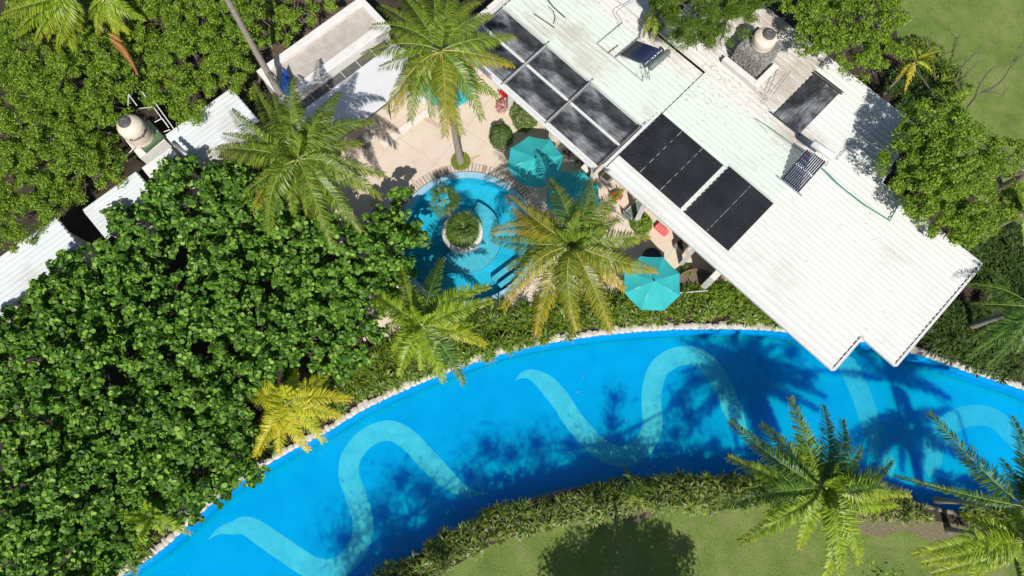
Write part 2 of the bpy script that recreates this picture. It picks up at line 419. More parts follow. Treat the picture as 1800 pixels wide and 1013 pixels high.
# ------------------------------------------------------------------ the setting
RIMW = .34; RIMO = RR+RIMW
sheet('ground', [[(-260, -260), (260, -260), (260, 300), (-260, 300)], POOL, ring(RIMO)], -.004, 'soil')
gl = lambda L: [P(x, y, 0) for x, y in L]
sheet('lawn', [gl([(560, 1200), (700, 1075), (790, 1000), (860, 960), (950, 925), (1040, 900), (1100, 885), (1250, 878), (1400, 895), (1500, 915),
               (1600, 930), (1720, 950), (2300, 1000), (2300, 2600), (-400, 2600)])], .006, 'lawn')
sheet('back_lawn', [gl([(1540, -400), (2900, -400), (2700, 420), (1800, 400), (1690, 330), (1640, 200), (1590, 120), (1570, 30)])], .006, 'lawn')
sheet('bare_ground_strip', [gl([(1400, 895), (1500, 905), (1640, 915), (1700, 925), (1720, 945), (1690, 940), (1640, 955), (1590, 932), (1550, 945), (1500, 935), (1460, 920), (1420, 912)])], .011, 'dirt')
sheet('tree_pit', [gl([(1080, 882), (1140, 880), (1148, 905), (1120, 922), (1085, 915)])], .011, 'dirt')
sheet('path', [gl([(380, -60), (640, -60), (640, 5), (430, 150), (340, 160), (440, 60)])], .011, 'litter')
# river pool shell
FD = -1.05
def wall_strip(name, line, z0, z1, mat):
    vs = [(p.x, p.y, z0) for p in line]+[(p.x, p.y, z1) for p in line]; n = len(line)
    return tag(mk(name, vs, [(i, (i+1) % n, n+(i+1) % n, n+i) for i in range(n)], mat), kind='structure')
wall_strip('pool_wall', POOL, FD+.001, 0.0, 'basin_wall')
sheet('pool_water', [POOL], WZ, 'water')
# narrow step along the far wall
N = len(UP); inner = []
for i, p in enumerate(UP):
    t = (UP[min(i+1, N-1)]-UP[max(i-1, 0)]).normalized(); inner.append(p+Vector((t.y, -t.x, 0))*.18)
vs = [(p.x, p.y, -.3) for p in UP]+[(p.x, p.y, -.3) for p in inner]+[(p.x, p.y, FD) for p in inner]
fs = [(i, i+1, N+i+1, N+i)[::-1] for i in range(N-1)]+[(N+i, N+i+1, 2*N+i+1, 2*N+i)[::-1] for i in range(N-1)]
tag(mk('pool_ledge', vs, fs, 'basin_wall'), kind='structure')
# pool floor: one thick slab with the pale wave bands set flush in it
def band_outline(pts, w, t0=.12, t1=.12):
    c = catmull([P(x, y, FD) for x, y in pts], 8); n = len(c); L = []; Rr = []; acc = [0]
    for i in range(1, n): acc.append(acc[-1]+(c[i]-c[i-1]).length)
    for i, p in enumerate(c):
        t = (c[min(i+1, n-1)]-c[max(i-1, 0)]).normalized(); q = acc[i]/acc[-1]
        k = min(1, math.sin(min(1, q/t0)*math.pi/2), math.sin(min(1, (1-q)/t1)*math.pi/2))
        v = Vector((-t.y, t.x, 0))*(w/2*max(k, .05)); L.append(p+v); Rr.append(p-v)
    return L+Rr[::-1], n
BANDS = [band_outline([(367, 948), (385, 934), (410, 928), (437, 926), (492, 962), (547, 997), (591, 1000), (628, 965), (638, 920), (624, 868), (613, 835), (618, 802), (645, 770), (683, 757), (716, 772), (755, 812), (790, 846), (820, 864), (858, 868)], 1.12, .14, .16),
 band_outline([(905, 669), (918, 660), (935, 659), (958, 673), (984, 702), (1006, 736), (1032, 767), (1060, 792), (1090, 803), (1118, 795), (1139, 772), (1147, 743), (1145, 706), (1149, 670), (1163, 643), (1192, 627), (1225, 628), (1253, 650), (1275, 690), (1292, 730), (1315, 775)], 1.12, .13, .10),
 band_outline([(1480, 628), (1494, 650), (1512, 690), (1530, 740), (1550, 800), (1566, 840)], 1.15, .05, .1),
 band_outline([(1634, 840), (1640, 790), (1662, 752), (1700, 732), (1745, 735), (1785, 770), (1830, 820)], 1.15, .1, .1)]
rings_ = [POOL]+[b_ for b_, _ in BANDS]
flat = [Vector((p.x, p.y, 0)) for r_ in rings_ for p in r_]
F_ = []; MI = []
def up_tri(t):
    a_, b_, c_ = (flat[i] for i in t)
    return tuple(t) if (b_-a_).cross(c_-a_).z > 0 else tuple(t)[::-1]
for t in tessellate_polygon([[Vector((p.x, p.y, 0)) for p in r_] for r_ in rings_]): F_.append(up_tri(t)); MI.append(0)
o_ = len(POOL)
for b_, n_ in BANDS:
    m_ = len(b_)
    for i in range(n_-1):
        k_ = 1 if b_ is BANDS[0][0] or b_ is BANDS[1][0] else 2
        for t in ((o_+i, o_+i+1, o_+m_-1-i), (o_+i+1, o_+m_-2-i, o_+m_-1-i)): F_.append(up_tri(t)); MI.append(k_)
    o_ += m_
n0 = len(flat); V_ = [(p.x, p.y, FD) for p in flat]+[(p.x, p.y, FD-4) for p in POOL]; np_ = len(POOL)
area_ = sum(POOL[i].x*POOL[(i+1) % np_].y-POOL[(i+1) % np_].x*POOL[i].y for i in range(np_))
for i in range(np_):
    j = (i+1) % np_; q_ = (i, n0+i, n0+j, j); F_.append(q_ if area_ > 0 else q_[::-1]); MI.append(0)
for t in tessellate_polygon([[Vector((p.x, p.y, 0)) for p in POOL]]): F_.append(tuple(n0+i for i in up_tri(t)[::-1])); MI.append(0)
tag(mk('pool_floor', V_, F_, None, mats=['basin', 'band', 'band_faint'], midx=MI), kind='structure')

# round pool
sheet('round_pool_floor', [ring(RR+.02)], -1.0, 'basin2')
wall_strip('round_pool_wall', ring(RR), -1.0, -.02, 'basin2')
ICN = P(813, 410, 0.)
def annulus(name, c, r0, r1, a0, a1, z0, z1, mat, parent=None, n=48, kind=None):
    vs = []; fs = []
    full = abs(a1-a0) > 2*math.pi-.01; k = n if full else n+1
    for i in range(k):
        a = a0+(a1-a0)*i/n
        for (r, z) in ((r0, z0), (r1, z0), (r1, z1), (r0, z1)): vs.append((c.x+r*math.cos(a), c.y+r*math.sin(a), z))
    for i in range(n):
        p = i*4; q = ((i+1) % k)*4
        for j in range(4): fs.append((p+j, q+j, q+(j+1) % 4, p+(j+1) % 4))
    if not full: fs += [(3, 2, 1, 0), (n*4, n*4+1, n*4+2, n*4+3)]
    o = mk(name, vs, fs, mat, parent)
    if kind: tag(o, kind=kind)
    return o
annulus('round_pool_bench', ICN, 1.19, 2.3, -math.pi*.72, math.pi*.38, -.998, -.45, 'bench', kind='structure')
annulus('round_pool_rim', RC, RR-.001, RIMO, 0, 2*math.pi, -.12, .03, 'rim', n=72, kind='structure')
sheet('round_pool_water', [ring(RR-.004), ring(1.2, 48, ICN)], WZ, 'water')
for k, (a, b) in enumerate((((878, 505), (925, 470)), ((866, 492), (912, 457)))):
    p, q = P(*a, -.5), P(*b, -.5); d = (q-p).normalized(); nrm = Vector((-d.y, d.x, 0))
    m = MB(); m.box((p+q)/2+Vector((0, 0, -.12-.11*k)), ((q-p).length, .30, .74-.22*k), (d, nrm, Vector((0, 0, 1))))
    tag(m.build('pool_step', 'bench'), kind='structure')
# island planter
isl = thing('island_planter', 'round white planter wall in the middle of the round pool', 'planter', (ICN.x, ICN.y, 0))
w_ = annulus('planter_wall', ICN, .94, 1.2, 0, 2*math.pi, -.99, .22, 'plaster', isl)
bevel(w_, .03)
mk('soil_bed', [(p.x, p.y, .12) for p in ring(.95, 32, ICN)], [tuple(range(32))], 'soil', isl)

# patio: slabs clipped to the terrace outline
PAT = gl([(560, 240), (700, 90), (760, 20), (835, 30), (1100, 250), (1330, 470), (1300, 515), (1215, 520), (1110, 505), (1010, 540), (905, 560), (800, 570), (640, 600), (600, 470), (560, 300)])
_, pv, pf = sheet('patio', [PAT, ring(RIMO+.55)], .012, 'joint')
annulus('paver_bed', RC, RIMO, RIMO+.56, 0, 2*math.pi, -.06, .018, 'joint', n=72, kind='structure')
def clip(poly, n, d):
    out = []
    for i in range(len(poly)):
        a, b = poly[i], poly[(i+1) % len(poly)]; da, db = a.dot(n)-d, b.dot(n)-d
        if da >= 0: out.append(a)
        if (da >= 0) != (db >= 0): out.append(a+(b-a)*(da/(da-db)))
    return out
du = Vector((.80, -.60, 0)); dv = Vector((.60, .80, 0)); SL = 2.9
patio_root = D.objects['patio']
tris = [[Vector((pv[i][0], pv[i][1], 0)) for i in t] for t in pf]
for i in range(-12, 13):
    for j in range(-2, 16):
        lims = [(du, i*SL+.007), (-du, -((i+1)*SL-.007)), (dv, j*SL+.007), (-dv, -((j+1)*SL-.007))]
        bm = bmesh.new(); area = 0
        for t in tris:
            q = t
            for n_, d_ in lims:
                q = clip(q, n_, d_)
                if len(q) < 3: break
            if len(q) >= 3:
                vsx = []
                for p in q:
                    if not vsx or (p-vsx[-1]).length > 1e-4: vsx.append(p)
                if len(vsx) >= 3 and (vsx[0]-vsx[-1]).length < 1e-4: vsx.pop()
                if len(vsx) >= 3:
                    bm.faces.new([bm.verts.new((p.x, p.y, .05)) for p in vsx])
        if bm.faces:
            bmesh.ops.remove_doubles(bm, verts=bm.verts, dist=1e-3)
            area = sum(f.calc_area() for f in bm.faces)
        if area > .15:
            bmesh.ops.recalc_face_normals(bm, faces=bm.faces)
            for f in bm.faces:
                if f.normal.z < 0: f.normal_flip()
            r_ = bmesh.ops.extrude_face_region(bm, geom=list(bm.faces))
            for g in r_['geom']:
                if isinstance(g, bmesh.types.BMVert): pass
            top = [g for g in r_['geom'] if isinstance(g, bmesh.types.BMVert)]
            for v_ in bm.verts: v_.co.z = .022
            for v_ in top: v_.co.z = .05
            bmesh.ops.recalc_face_normals(bm, faces=bm.faces)
            me = D.meshes.new('slab'); bm.to_mesh(me); me.materials.append(M['patio'])
            o = D.objects.new('slab', me); link(o, patio_root)
        bm.free()
# pale kerb crossing the terrace
p, q = P(672, 253, .05), P(752, 197, .05); d = (q-p).normalized(); m = MB()
m.box((p+q)/2+Vector((0, 0, .035)), ((q-p).length, .42, .07), (d, Vector((-d.y, d.x, 0)), Vector((0, 0, 1))))
bevel(tag(m.build('terrace_kerb', 'curb'), 'pale pink kerb strip crossing the beige terrace', 'kerb'), .015)

# ------------------------------------------------------------------ coping stones and ring pavers
def stone_mesh(seed, sx=1, sy=1, sz=1):
    r = random.Random(seed); bm = bmesh.new(); bmesh.ops.create_cube(bm, size=1)
    bmesh.ops.subdivide_edges(bm, edges=bm.edges, cuts=1, use_grid_fill=True)
    for v in bm.verts:
        c = v.co; k = [abs(c.x) > .4, abs(c.y) > .4, abs(c.z) > .4].count(True)
        if k == 3: v.co *= .80
        elif k == 2: v.co *= .93
        v.co += Vector((r.uniform(-.06, .06), r.uniform(-.06, .06), r.uniform(-.05, .05)))
    me = D.meshes.new('stone'); bm.to_mesh(me); bm.free(); me.polygons.foreach_set('use_smooth', [True]*len(me.polygons)); return me
SM = []
for k in range(6):
    a = stone_mesh(k); a.materials.append(M['stone']); SM.append(a)
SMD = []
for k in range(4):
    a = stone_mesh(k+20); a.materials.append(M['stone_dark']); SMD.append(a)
def edging(name, label, line, side, mesh_list, step, width, h, jit=.12):
    L = thing(name, label, 'stone edging', line[0].to_3d() if False else (line[len(line)//2].x, line[len(line)//2].y, 0))
    base = OFF[L.name]; acc = 0; i = 0; pos = line[0].copy(); nxt = step
    d = [0]
    for a, b in zip(line, line[1:]): d.append(d[-1]+(b-a).length)
    s = 0; k = 0
    while s < d[-1]:
        ln = step*rnd.uniform(.75, 1.3)
        mid = s+ln/2
        j = max(0, min(len(line)-2, int(np.searchsorted(d, mid))-1))
        t = (line[j+1]-line[j]).normalized(); p = line[j]+t*(mid-d[j])
        nrm = Vector((-t.y, t.x, 0))*side; w = width*rnd.uniform(.7, 1.3)
        c = p+nrm*(w/2-.02)
        o = D.objects.new('stone', rnd.choice(mesh_list)); COL.objects.link(o); o.parent = L
        o.location = Vector((c.x, c.y, h*rnd.uniform(.15, .45)))-base
        o.rotation_euler = (rnd.uniform(-.08, .08), rnd.uniform(-.08, .08), math.atan2(t.y, t.x)+rnd.uniform(-.15, .15)+(math.pi if rnd.random() < .5 else 0))
        o.scale = (ln*1.04, w, h*rnd.uniform(.8, 1.25)); s += ln; k += 1
    return L
iu = [i for i, p in enumerate(UP)]
edging('stone_edging', 'row of pale rough stones along the upper bank of the river pool', UP[8:-4], 1, SM, .36, .38, .18)
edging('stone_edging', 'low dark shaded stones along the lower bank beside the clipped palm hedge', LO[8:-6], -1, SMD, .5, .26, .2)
pm = []
for k in range(3):
    mb = MB(); r0, r1 = RIMO+.05, RIMO+.53; a = .019
    pts = [(r0*math.cos(-a), r0*math.sin(-a)), (r1*math.cos(-a), r1*math.sin(-a)), (r1*math.cos(a), r1*math.sin(a)), (r0*math.cos(a), r0*math.sin(a))]
    mb.quadbox(pts, .0, .055+.006*k); me = D.meshes.new('brick'); me.from_pydata(mb.v, [], mb.f); me.materials.append(M['paver2' if k == 2 else 'paver']); pm.append(me)
rp = thing('paver_ring', 'ring of narrow pale radial pavers with open joints around the round pool', 'paving ring', (RC.x, RC.y, 0))
NP = 131
for k in range(NP):
    o = D.objects.new('brick', rnd.choice(pm[:2] if rnd.random() < .8 else pm)); COL.objects.link(o); o.parent = rp
    o.rotation_euler = (0, 0, 2*math.pi*k/NP+rnd.uniform(-.003, .003)); o.location = (0, 0, rnd.uniform(0, .006))

# ------------------------------------------------------------------ corrugated roof sheets
def rib_sheet(F, u0, u1, v0, v1, z, mat, parent, name='roof_sheet', ribs=3, rh=.11, zfun=None):
    prof = []; w = v1-v0; p = w/ribs
    for k in range(ribs):
        b = v0+k*p
        prof += [(b, 0), (b+.04, rh), (b+.075, rh), (b+.115, 0), (b+.42*p, 0), (b+.42*p+.015, rh*.2), (b+.42*p+.04, 0), (b+.70*p, 0), (b+.70*p+.015, rh*.2), (b+.70*p+.04, 0)]
    prof.append((v1, 0)); n = len(prof); vs = []
    for u in (u0, u1):
        for (v, h) in prof: vs.append(F(u, v, z+h+(zfun(u, v) if zfun else 0)))
    for u in (u0, u1):
        for (v, h) in prof: vs.append(F(u, v, z+h-.012+(zfun(u, v) if zfun else 0)))
    fs = [(i, n+i, n+i+1, i+1) for i in range(n-1)]+[(2*n+i, 2*n+i+1, 3*n+i+1, 3*n+i) for i in range(n-1)]
    fs += [(i+1, 2*n+i+1, 2*n+i, i) for i in range(n-1)]+[(n+i, 3*n+i, 3*n+i+1, n+i+1) for i in range(n-1)]
    return mk(name, vs, fs, mat, parent)
def sheets(F, parent, u0, u1, v0, v1, z, mats, w=1.0, laps=(), skew=0.):
    n = max(1, round((v1-v0)/w)); us = [u0]+list(laps)+[u1]
    for k in range(n):
        a, b = v0+(v1-v0)*k/n, v0+(v1-v0)*(k+1)/n
        for i in range(len(us)-1):
            rib_sheet(F, us[i]-(.12 if i else 0), us[i+1]-(a-v0)*skew, a+.003, b-.003, z+.004*(i % 2)+rnd.uniform(0, .002), mats(us[i], a) if callable(mats) else mats, parent)

mb_ = thing('poolside_building', 'long low building with white corrugated roof carrying black solar mats', 'building', R(6, 4, 0))
def bmat(u, v): return 'roof' if u > 7.9 else ('roof_mint' if v < 7.4 else 'roof_dirty')
sheets(R, mb_, .35, 15.93, 0.05, 2.42, 3.60, lambda u, v: 'roof', laps=(8.15,))
sheets(R, mb_, .35, 18.03, 2.42, 9.95, 3.60, bmat, laps=(8.15,))
sheets(R, mb_, -10.9, .30, 3.35, 8.3, 3.585, lambda u, v: 'roof_mint' if v < 6.4 else 'roof_dirty', laps=(-3.9,))
# north wing, a little higher
CO = P(1195, 108, 3.85); CE = P(1556, 320, 3.85)
def C3(u, v, z=3.85): return R(u, v, z)
sheets(C3, mb_, -3.3, 4.75, 8.4, 14.2, 3.66, 'roof_dirty')
sheets(C3, mb_, 4.65, 11.55, 9.97, 14.2, 3.605, 'roof', skew=.2)
m = MB(); m.tube([R(11.58, 10.0, 3.56), R(10.75, 14.2, 3.56)], .07, 4); m.build('flashing', 'white_metal', mb_)
# fascias, eave trims, gutters
Z3 = (RU, RV, Vector((0, 0, 1)))
for (u0, u1, v, z, w) in ((.3, 16.05, .0, 3.56, .10), (16.1, 18.15, 2.40, 3.56, .08), (.3, 18.15, 9.99, 3.55, .07)):
    m = MB(); m.box(R((u0+u1)/2, v, z), (u1-u0, w, .2), Z3); bevel(m.build('fascia', 'white_metal', mb_), .012)
for (u, v0, v1) in ((16.0, .055, 2.36), (18.10, 2.445, 9.95)):
    m = MB(); m.box(R(u+.05, (v0+v1)/2, 3.53), (.16, v1-v0, .16), Z3); bevel(m.build('gutter', 'white_metal', mb_), .02)
    n = round((v1-v0)/.29)
    for k in range(n):
        c = v0+(v1-v0)*(k+.5)/n; m = MB(); m.box(R(u-.045, c, 3.625), (.05, (v1-v0)/n*.72, .03), Z3); m.build('rib_gap_shade', 'black', mb_)  # black blocks stand in for shade in the open gaps between ribs
m = MB(); m.box(R(.2, 2.3, 3.63), (.18, 4.55, .07), Z3); bevel(m.build('ridge_flashing', 'white_metal', mb_), .02)
m = MB(); m.box(R(.02, 1.6, 3.60), (.06, 4.4, .10), Z3); m.build('gutter_line', 'grey_metal', mb_)
# lower north-west terrace roof under the worn solar mats
for k, (v0, v1) in enumerate(((-.48, -.30), (-.29, -.12))):
    m = MB(); m.box(R(-5.5, (v0+v1)/2, 3.52+.03*k), (10.9, v1-v0, .1), Z3); bevel(m.build('eave_board', 'white_metal', mb_), .01)
m = MB(); m.box(R(-5.45, 1.6, 3.50), (10.9, 3.5, .08), Z3); m.build('roof_deck', 'roof_mint', mb_)
m = MB(); m.box(R(-5.45, 1.62, 3.565), (10.7, .13, .05), Z3); m.build('seam_strip', 'white_metal', mb_)
m = MB(); m.box(R(-11.06, 4.2, 3.60), (.10, 9.4, .22), Z3); m.build('parapet', 'white_metal', mb_)
m = MB(); m.box(R(-11.4, 4.2, 3.50), (.40, 9.4, .16), Z3); m.build('gutter', 'curb', mb_)
# white flat roof with stair head in the far corner
m = MB(); m.box(R(-8.3, 10.6, 3.7), (8.2, 4.6, .3), Z3); m.build('flat_roof', 'plaster', mb_)
# walls and posts below
for (u0, u1, v0, v1, mt) in ((-10.5, 8.5, 2.0, 2.2, 'plaster'), (-10.6, -10.4, .4, 2.0, 'plaster'), (8.5, 8.7, .8, 9.6, 'interior'), (-10.5, 13, 9.4, 9.6, 'plaster'),
                             (9.5, 9.7, 9.6, 13.4, 'plaster'), (-3, 9.5, 13.2, 13.4, 'plaster'), (13.0, 13.15, 4.4, 9.6, 'plaster')):
    m = MB(); m.box(R((u0+u1)/2, (v0+v1)/2, 1.7), (u1-u0, v1-v0, 3.4), Z3); m.build('wall', mt, mb_)
m = MB(); m.box(R(3.8, 1.2, 3.35), (8.2, 1.9, .06), Z3); m.build('ceiling', 'interior', mb_)
for u in (-10.2, -7.2, -3.8, -.4, 3.2, 6.8):
    m = MB(); m.box(R(u, .25, 1.75), (.22, .22, 3.45), Z3); m.build('post', 'plaster', mb_)
m = MB(); m.box(R(8.6, .6, 1.3), (.35, 1.6, 2.6), Z3); bevel(m.build('end_wall', 'plaster', mb_), .02)
m = MB(); m.box(R(10.9, 6.6, .01), (4.0, 5.4, .08), Z3); m.build('floor', 'tile', mb_)

# worn solar mats on the north-west slope
g_ = 'worn grey pool-heating mats on the north-west roof'
for i, (u0, u1) in enumerate(((-10.85, -7.35), (-7.25, -3.92), (-3.78, -.06))):
    for j, (v0, v1) in enumerate(((-.10, 1.53), (1.72, 3.28))):
        lab = 'worn grey solar mat, %s row, %s' % (('eave', 'inner')[j], ('under the palm fronds', 'between the two joint pipes', 'next to the white flashing')[i])
        t = thing('solar_mat', lab, 'solar mat', R((u0+u1)/2, (v0+v1)/2, 3.55), g_)
        m = MB(); n = 9
        for k in range(n):
            a = v0+(v1-v0)*k/n; b = v0+(v1-v0)*(k+1)/n; m.box(R((u0+u1)/2, (a+b)/2, 3.565+.004*(k % 2)), (u1-u0, (b-a)*.96, .035), Z3)
        m.build('mat', 'membrane', t)
        m = MB(); m.tube([R(u1-.06, v0, 3.62), R(u1-.06, v1, 3.62)], .035, 8); m.build('header_pipe', 'black', t)
for u in (-7.30, -3.85):
    m = MB(); m.tube([R(u-.03, -.35, 3.67), R(u-.03, 3.6, 3.67)], .04, 8); m.tube([R(u+.09, -.2, 3.64), R(u+.09, 3.3, 3.64)], .025, 8)
    tag(m.build('joint_pipe', 'grey_metal'), 'dark double pipe crossing the worn mats ' + ('nearer the palm crown' if u < -5 else 'nearer the black panels'), 'pipe', 'pipes crossing the worn solar mats')
# black mats
def solar_array(name, lab, u0, u1, v0, v1, npan, mat='solar', z=3.745, dots=True, along='v'):
    t = thing(name, lab, 'solar mat', R((u0+u1)/2, (v0+v1)/2, z), 'black pool-heating mats on the white roof')
    for i in range(npan):
        a = u0+(u1-u0)*i/npan+.015; b = u0+(u1-u0)*(i+1)/npan-.015; m = MB(); n = 12
        for k in range(n):
            x0 = a+(b-a)*k/n; x1 = a+(b-a)*(k+1)/n; m.box(R((x0+x1)/2, (v0+v1)/2, z+rnd.uniform(0, .004)), ((x1-x0)*.93, v1-v0, .03), Z3)
        pan = m.build('panel', mat, t)
        if dots:
            m = MB(); nr = 7
            for r in range(nr):
                for q in range(5):
                    if rnd.random() < .85:
                        m.box(R(a+(b-a)*(q+.5)/5+rnd.uniform(-.01, .01), v0+(v1-v0)*(r+.5)/nr+rnd.uniform(-.02, .02), z+.022), (.05*rnd.uniform(.6, 1), .02, .008), Z3)
            m.build('clip', 'grey_metal', pan)
        if i:
            m = MB(); x = a-.015; s = v0+.05
            while s < v1-.05:
                l = rnd.uniform(.1, .45); m.box(R(x, s+l/2, z+.02), (.018, l, .012), Z3); s += l+rnd.uniform(.05, .4)
            m.build('bright_seam', 'white_metal', t)
        for v in (v0, v1):
            m = MB(); m.tube([R(a-.02, v, z+.02), R(b+.02, v, z+.02)], .03, 8); m.build('header_pipe', 'black', t)
    return t
solar_array('solar_mat', 'largest black solar mat, three panels wide, near the roof step', .38, 4.84, 1.10, 4.62, 3)
solar_array('solar_mat', 'black solar mat two panels wide with dusty upper corner', 5.12, 8.2, 1.08, 4.80, 2)
t = thing('solar_mat', 'narrow weathered black solar mat on the north wing of the roof', 'solar mat', R(5.7, 10.7, 3.93), 'black pool-heating mats on the white roof')
m = MB()
for k in range(10):
    x0 = 4.85+1.75*k/10; m.box(R(x0+.0875, 10.72+rnd.uniform(-.04, .04), 3.80), (.165, 3.55, .03), Z3)
M['membrane_v'] = membrane_mat(RA+math.pi/2)
m.build('panel', 'membrane_v', t)
m = MB(); m.tube([R(4.75, 12.55, 3.85), R(6.75, 12.6, 3.85)], .05, 8); m.tube([R(4.75, 12.72, 3.85), R(6.75, 12.75, 3.85)], .03, 8); m.build('header_pipe', 'black', t)
m = MB(); m.tube([R(4.6, 8.92, 3.84), R(6.7, 8.95, 3.84)], .04, 8); m.build('header_pipe', 'black', t)

# vacuum tube collectors: a thing with tubes, header tank, frame and legs
def collector(lab, quad, z0, z1, header, ntube, legs, hmat):
    """quad: px corners [head-a, head-b, foot-b, foot-a]; head end raised to z1"""
    A, B = P(*quad[0], z1), P(*quad[1], z1); Cc, Dd = P(*quad[2], z0), P(*quad[3], z0)
    t = thing('tube_collector', lab, 'solar heater', (A+B+Cc+Dd)/4, 'vacuum tube solar heaters on the roof')
    for k in range(ntube):
        f = (k+.5)/ntube; a = A.lerp(B, f); b = Dd.lerp(Cc, f); m = MB(); m.tube([a, b], (B-A).length/ntube*.36, 8); m.build('tube', 'tube', t, True)
    h0, h1 = P(*header[0], z1+.1), P(*header[1], z1+.1); dd = (h1-h0).normalized()
    m = MB(); m.tube([h0, h0+dd*.04, h1-dd*.04, h1], [header[2]*.8, header[2], header[2], header[2]*.8], 16); m.build('header_tank', hmat, t, True)
    m = MB(); d2 = (Cc-Dd).normalized(); m.tube([Dd-d2*.35, Cc+d2*.25], .05, 4); m.build('foot_rail', 'grey_metal', t)
    for a, b in ((A, Dd), (B, Cc)):
        m = MB(); m.tube([a+Vector((0, 0, -.06)), b+Vector((0, 0, -.06))], .022, 4); m.build('side_rail', 'grey_metal', t)
    for l in legs:
        m = MB(); m.tube([P(*l[0], l[1]), P(*l[2], l[3])], .02, 5); m.build('leg', 'grey_metal', t)
    return t
collector('dark glass tube collector beside the palm and feathery tree, legs showing', [(1165, 88), (1135, 114), (1088, 96), (1118, 71)], 3.75, 4.5,
          ((1142, 121), (1176, 90), .17), 15, [((1134, 118), 4.4, (1130, 142), 3.62), ((1134, 118), 4.4, (1124, 120), 3.62), ((1140, 120), 4.4, (1142, 140), 3.62), ((1142, 118), 4.4, (1136, 141), 3.62), ((1175, 95), 4.4, (1178, 102), 3.62)], 'teal_frame')
collector('bright blue glass tube collector with white tank in the middle of the roof', [(1419, 263), (1452, 284), (1403, 339), (1374, 316)], 3.72, 4.9,
          ((1428, 251), (1465, 276), .22), 10, [((1426, 262), 4.9, (1430, 262), 3.62), ((1456, 282), 4.9, (1452, 292), 3.62)], 'white_metal')
def pipe(name, lab, pts, r, mat, z=3.76, group=None, cat='pipe'):
    m = MB(); m.tube([P(x, y, z) for x, y in pts], r, 6); return tag(m.build(name, mat), lab, cat, group)
pipe('green_pipe', 'green pipe from the blue tube collector down to the roof edge', [(1447, 298), (1480, 330), (1522, 362), (1564, 388), (1583, 352)], .045, 'green_pipe')
pipe('green_pipe', 'pair of thin green pipes from the stone tower to the blue collector', [(1328, 209), (1350, 222), (1385, 248), (1412, 268)], .03, 'green_pipe')
pipe('thin_pipe', 'thin grey pipe pointing up the roof beside the white tank', [(1470, 281), (1504, 243)], .018, 'grey_metal')
pipe('conduit', 'thin grey conduit bent around the dark tube collector', [(1094, 40), (1050, 77), (1130, 143)], .025, 'grey_metal')
pipe('rusty_bar', 'short rusty bar lying on the roof near the dark collector', [(1069, 94), (1087, 80)], .03, 'rust', cat='bar')
pipe('cable', 'long thin pale pipe crossing the roof below the stone tower', [(1212, 168), (1260, 187), (1330, 212), (1352, 235)], .02, 'curb')
pipe('branch', 'straight dark stick lying on the roof, nearest the worn mats', [(939, 25), (975, 49)], .03, 'black', cat='stick')
pipe('branch', 'long dark stick lying across the roof near the top edge', [(962, -2), (972, 12), (993, 31)], .035, 'black', cat='stick')
pipe('branch', 'curved dark twig lying between two straight sticks on the roof', [(963, 11), (973, 20), (976, 32), (973, 42)], .02, 'black', cat='twig')
pipe('railing', 'grey metal railing loops at the white stair head', [(1094, 40), (1083, 22), (1088, 16), (1113, 2), (1112, -14)], .02, 'grey_metal', cat='railing', z=4.4)
# stone tower with tank
ta, tb_, tc_, td = P(1318, 176, 3.86), P(1384, 140, 3.86), P(1345, 108, 3.86), P(1282, 150, 3.86)
tw = thing('stone_tower', 'rubble stone tower rising through the roof under the cream tank', 'tower', R(1.6, 9.3, 3.6))
TB = R(1.9, 10.0, 3.86)
m = MB(); m.box(R(1.75, 9.55, 3.97), (2.3, .35, .34), Z3); m.box(R(3.0, 10.35, 3.97), (.35, 1.9, .34), Z3)
bevel(m.build('white_upstand', 'plaster', tw), .03)
m = MB(); m.box(R(1.75, 10.75, 4.5), (1.75, 1.75, 1.3), Z3); m.build('core', 'gravel', tw)
vs = []; fs = []; st = MB()
for k in range(420):
    sd = rnd.choice((0, 0, 1, 1, 2)); a = rnd.uniform(-.87, .87); z = rnd.uniform(3.95, 5.15)
    if sd == 0: c = R(1.75+a, 9.86, z)
    elif sd == 1: c = R(2.63, 10.75+a, z)
    else: c = R(1.75+a, 10.75+rnd.uniform(-.87, .87), 5.16)
    s = rnd.uniform(.06, .11); r = Matrix.Rotation(rnd.uniform(0, 3), 3, Vector((rnd.random(), rnd.random(), rnd.random()+.1)).normalized())
    st.box(c, (s, s*.8, s*.7), tuple(r @ x for x in (Vector((1, 0, 0)), Vector((0, 1, 0)), Vector((0, 0, 1)))))
for c_ in (0,):
    o = st.build('rubble', 'gravel', tw); tag(o, kind='stuff')
for q in ((( 1352, 165), (1382, 128)), ((1358, 168), (1390, 124))):
    m = MB(); m.tube([P(*q[0], 4.2), P(*q[1], 4.9)], .022, 5); m.build('pipe', 'grey_metal', tw)
m = MB(); m.tube([P(1344, 164, 4.2), P(1350, 176, 4.0), P(1340, 182, 4.0)], .022, 5); m.build('pipe', 'grey_metal', tw)

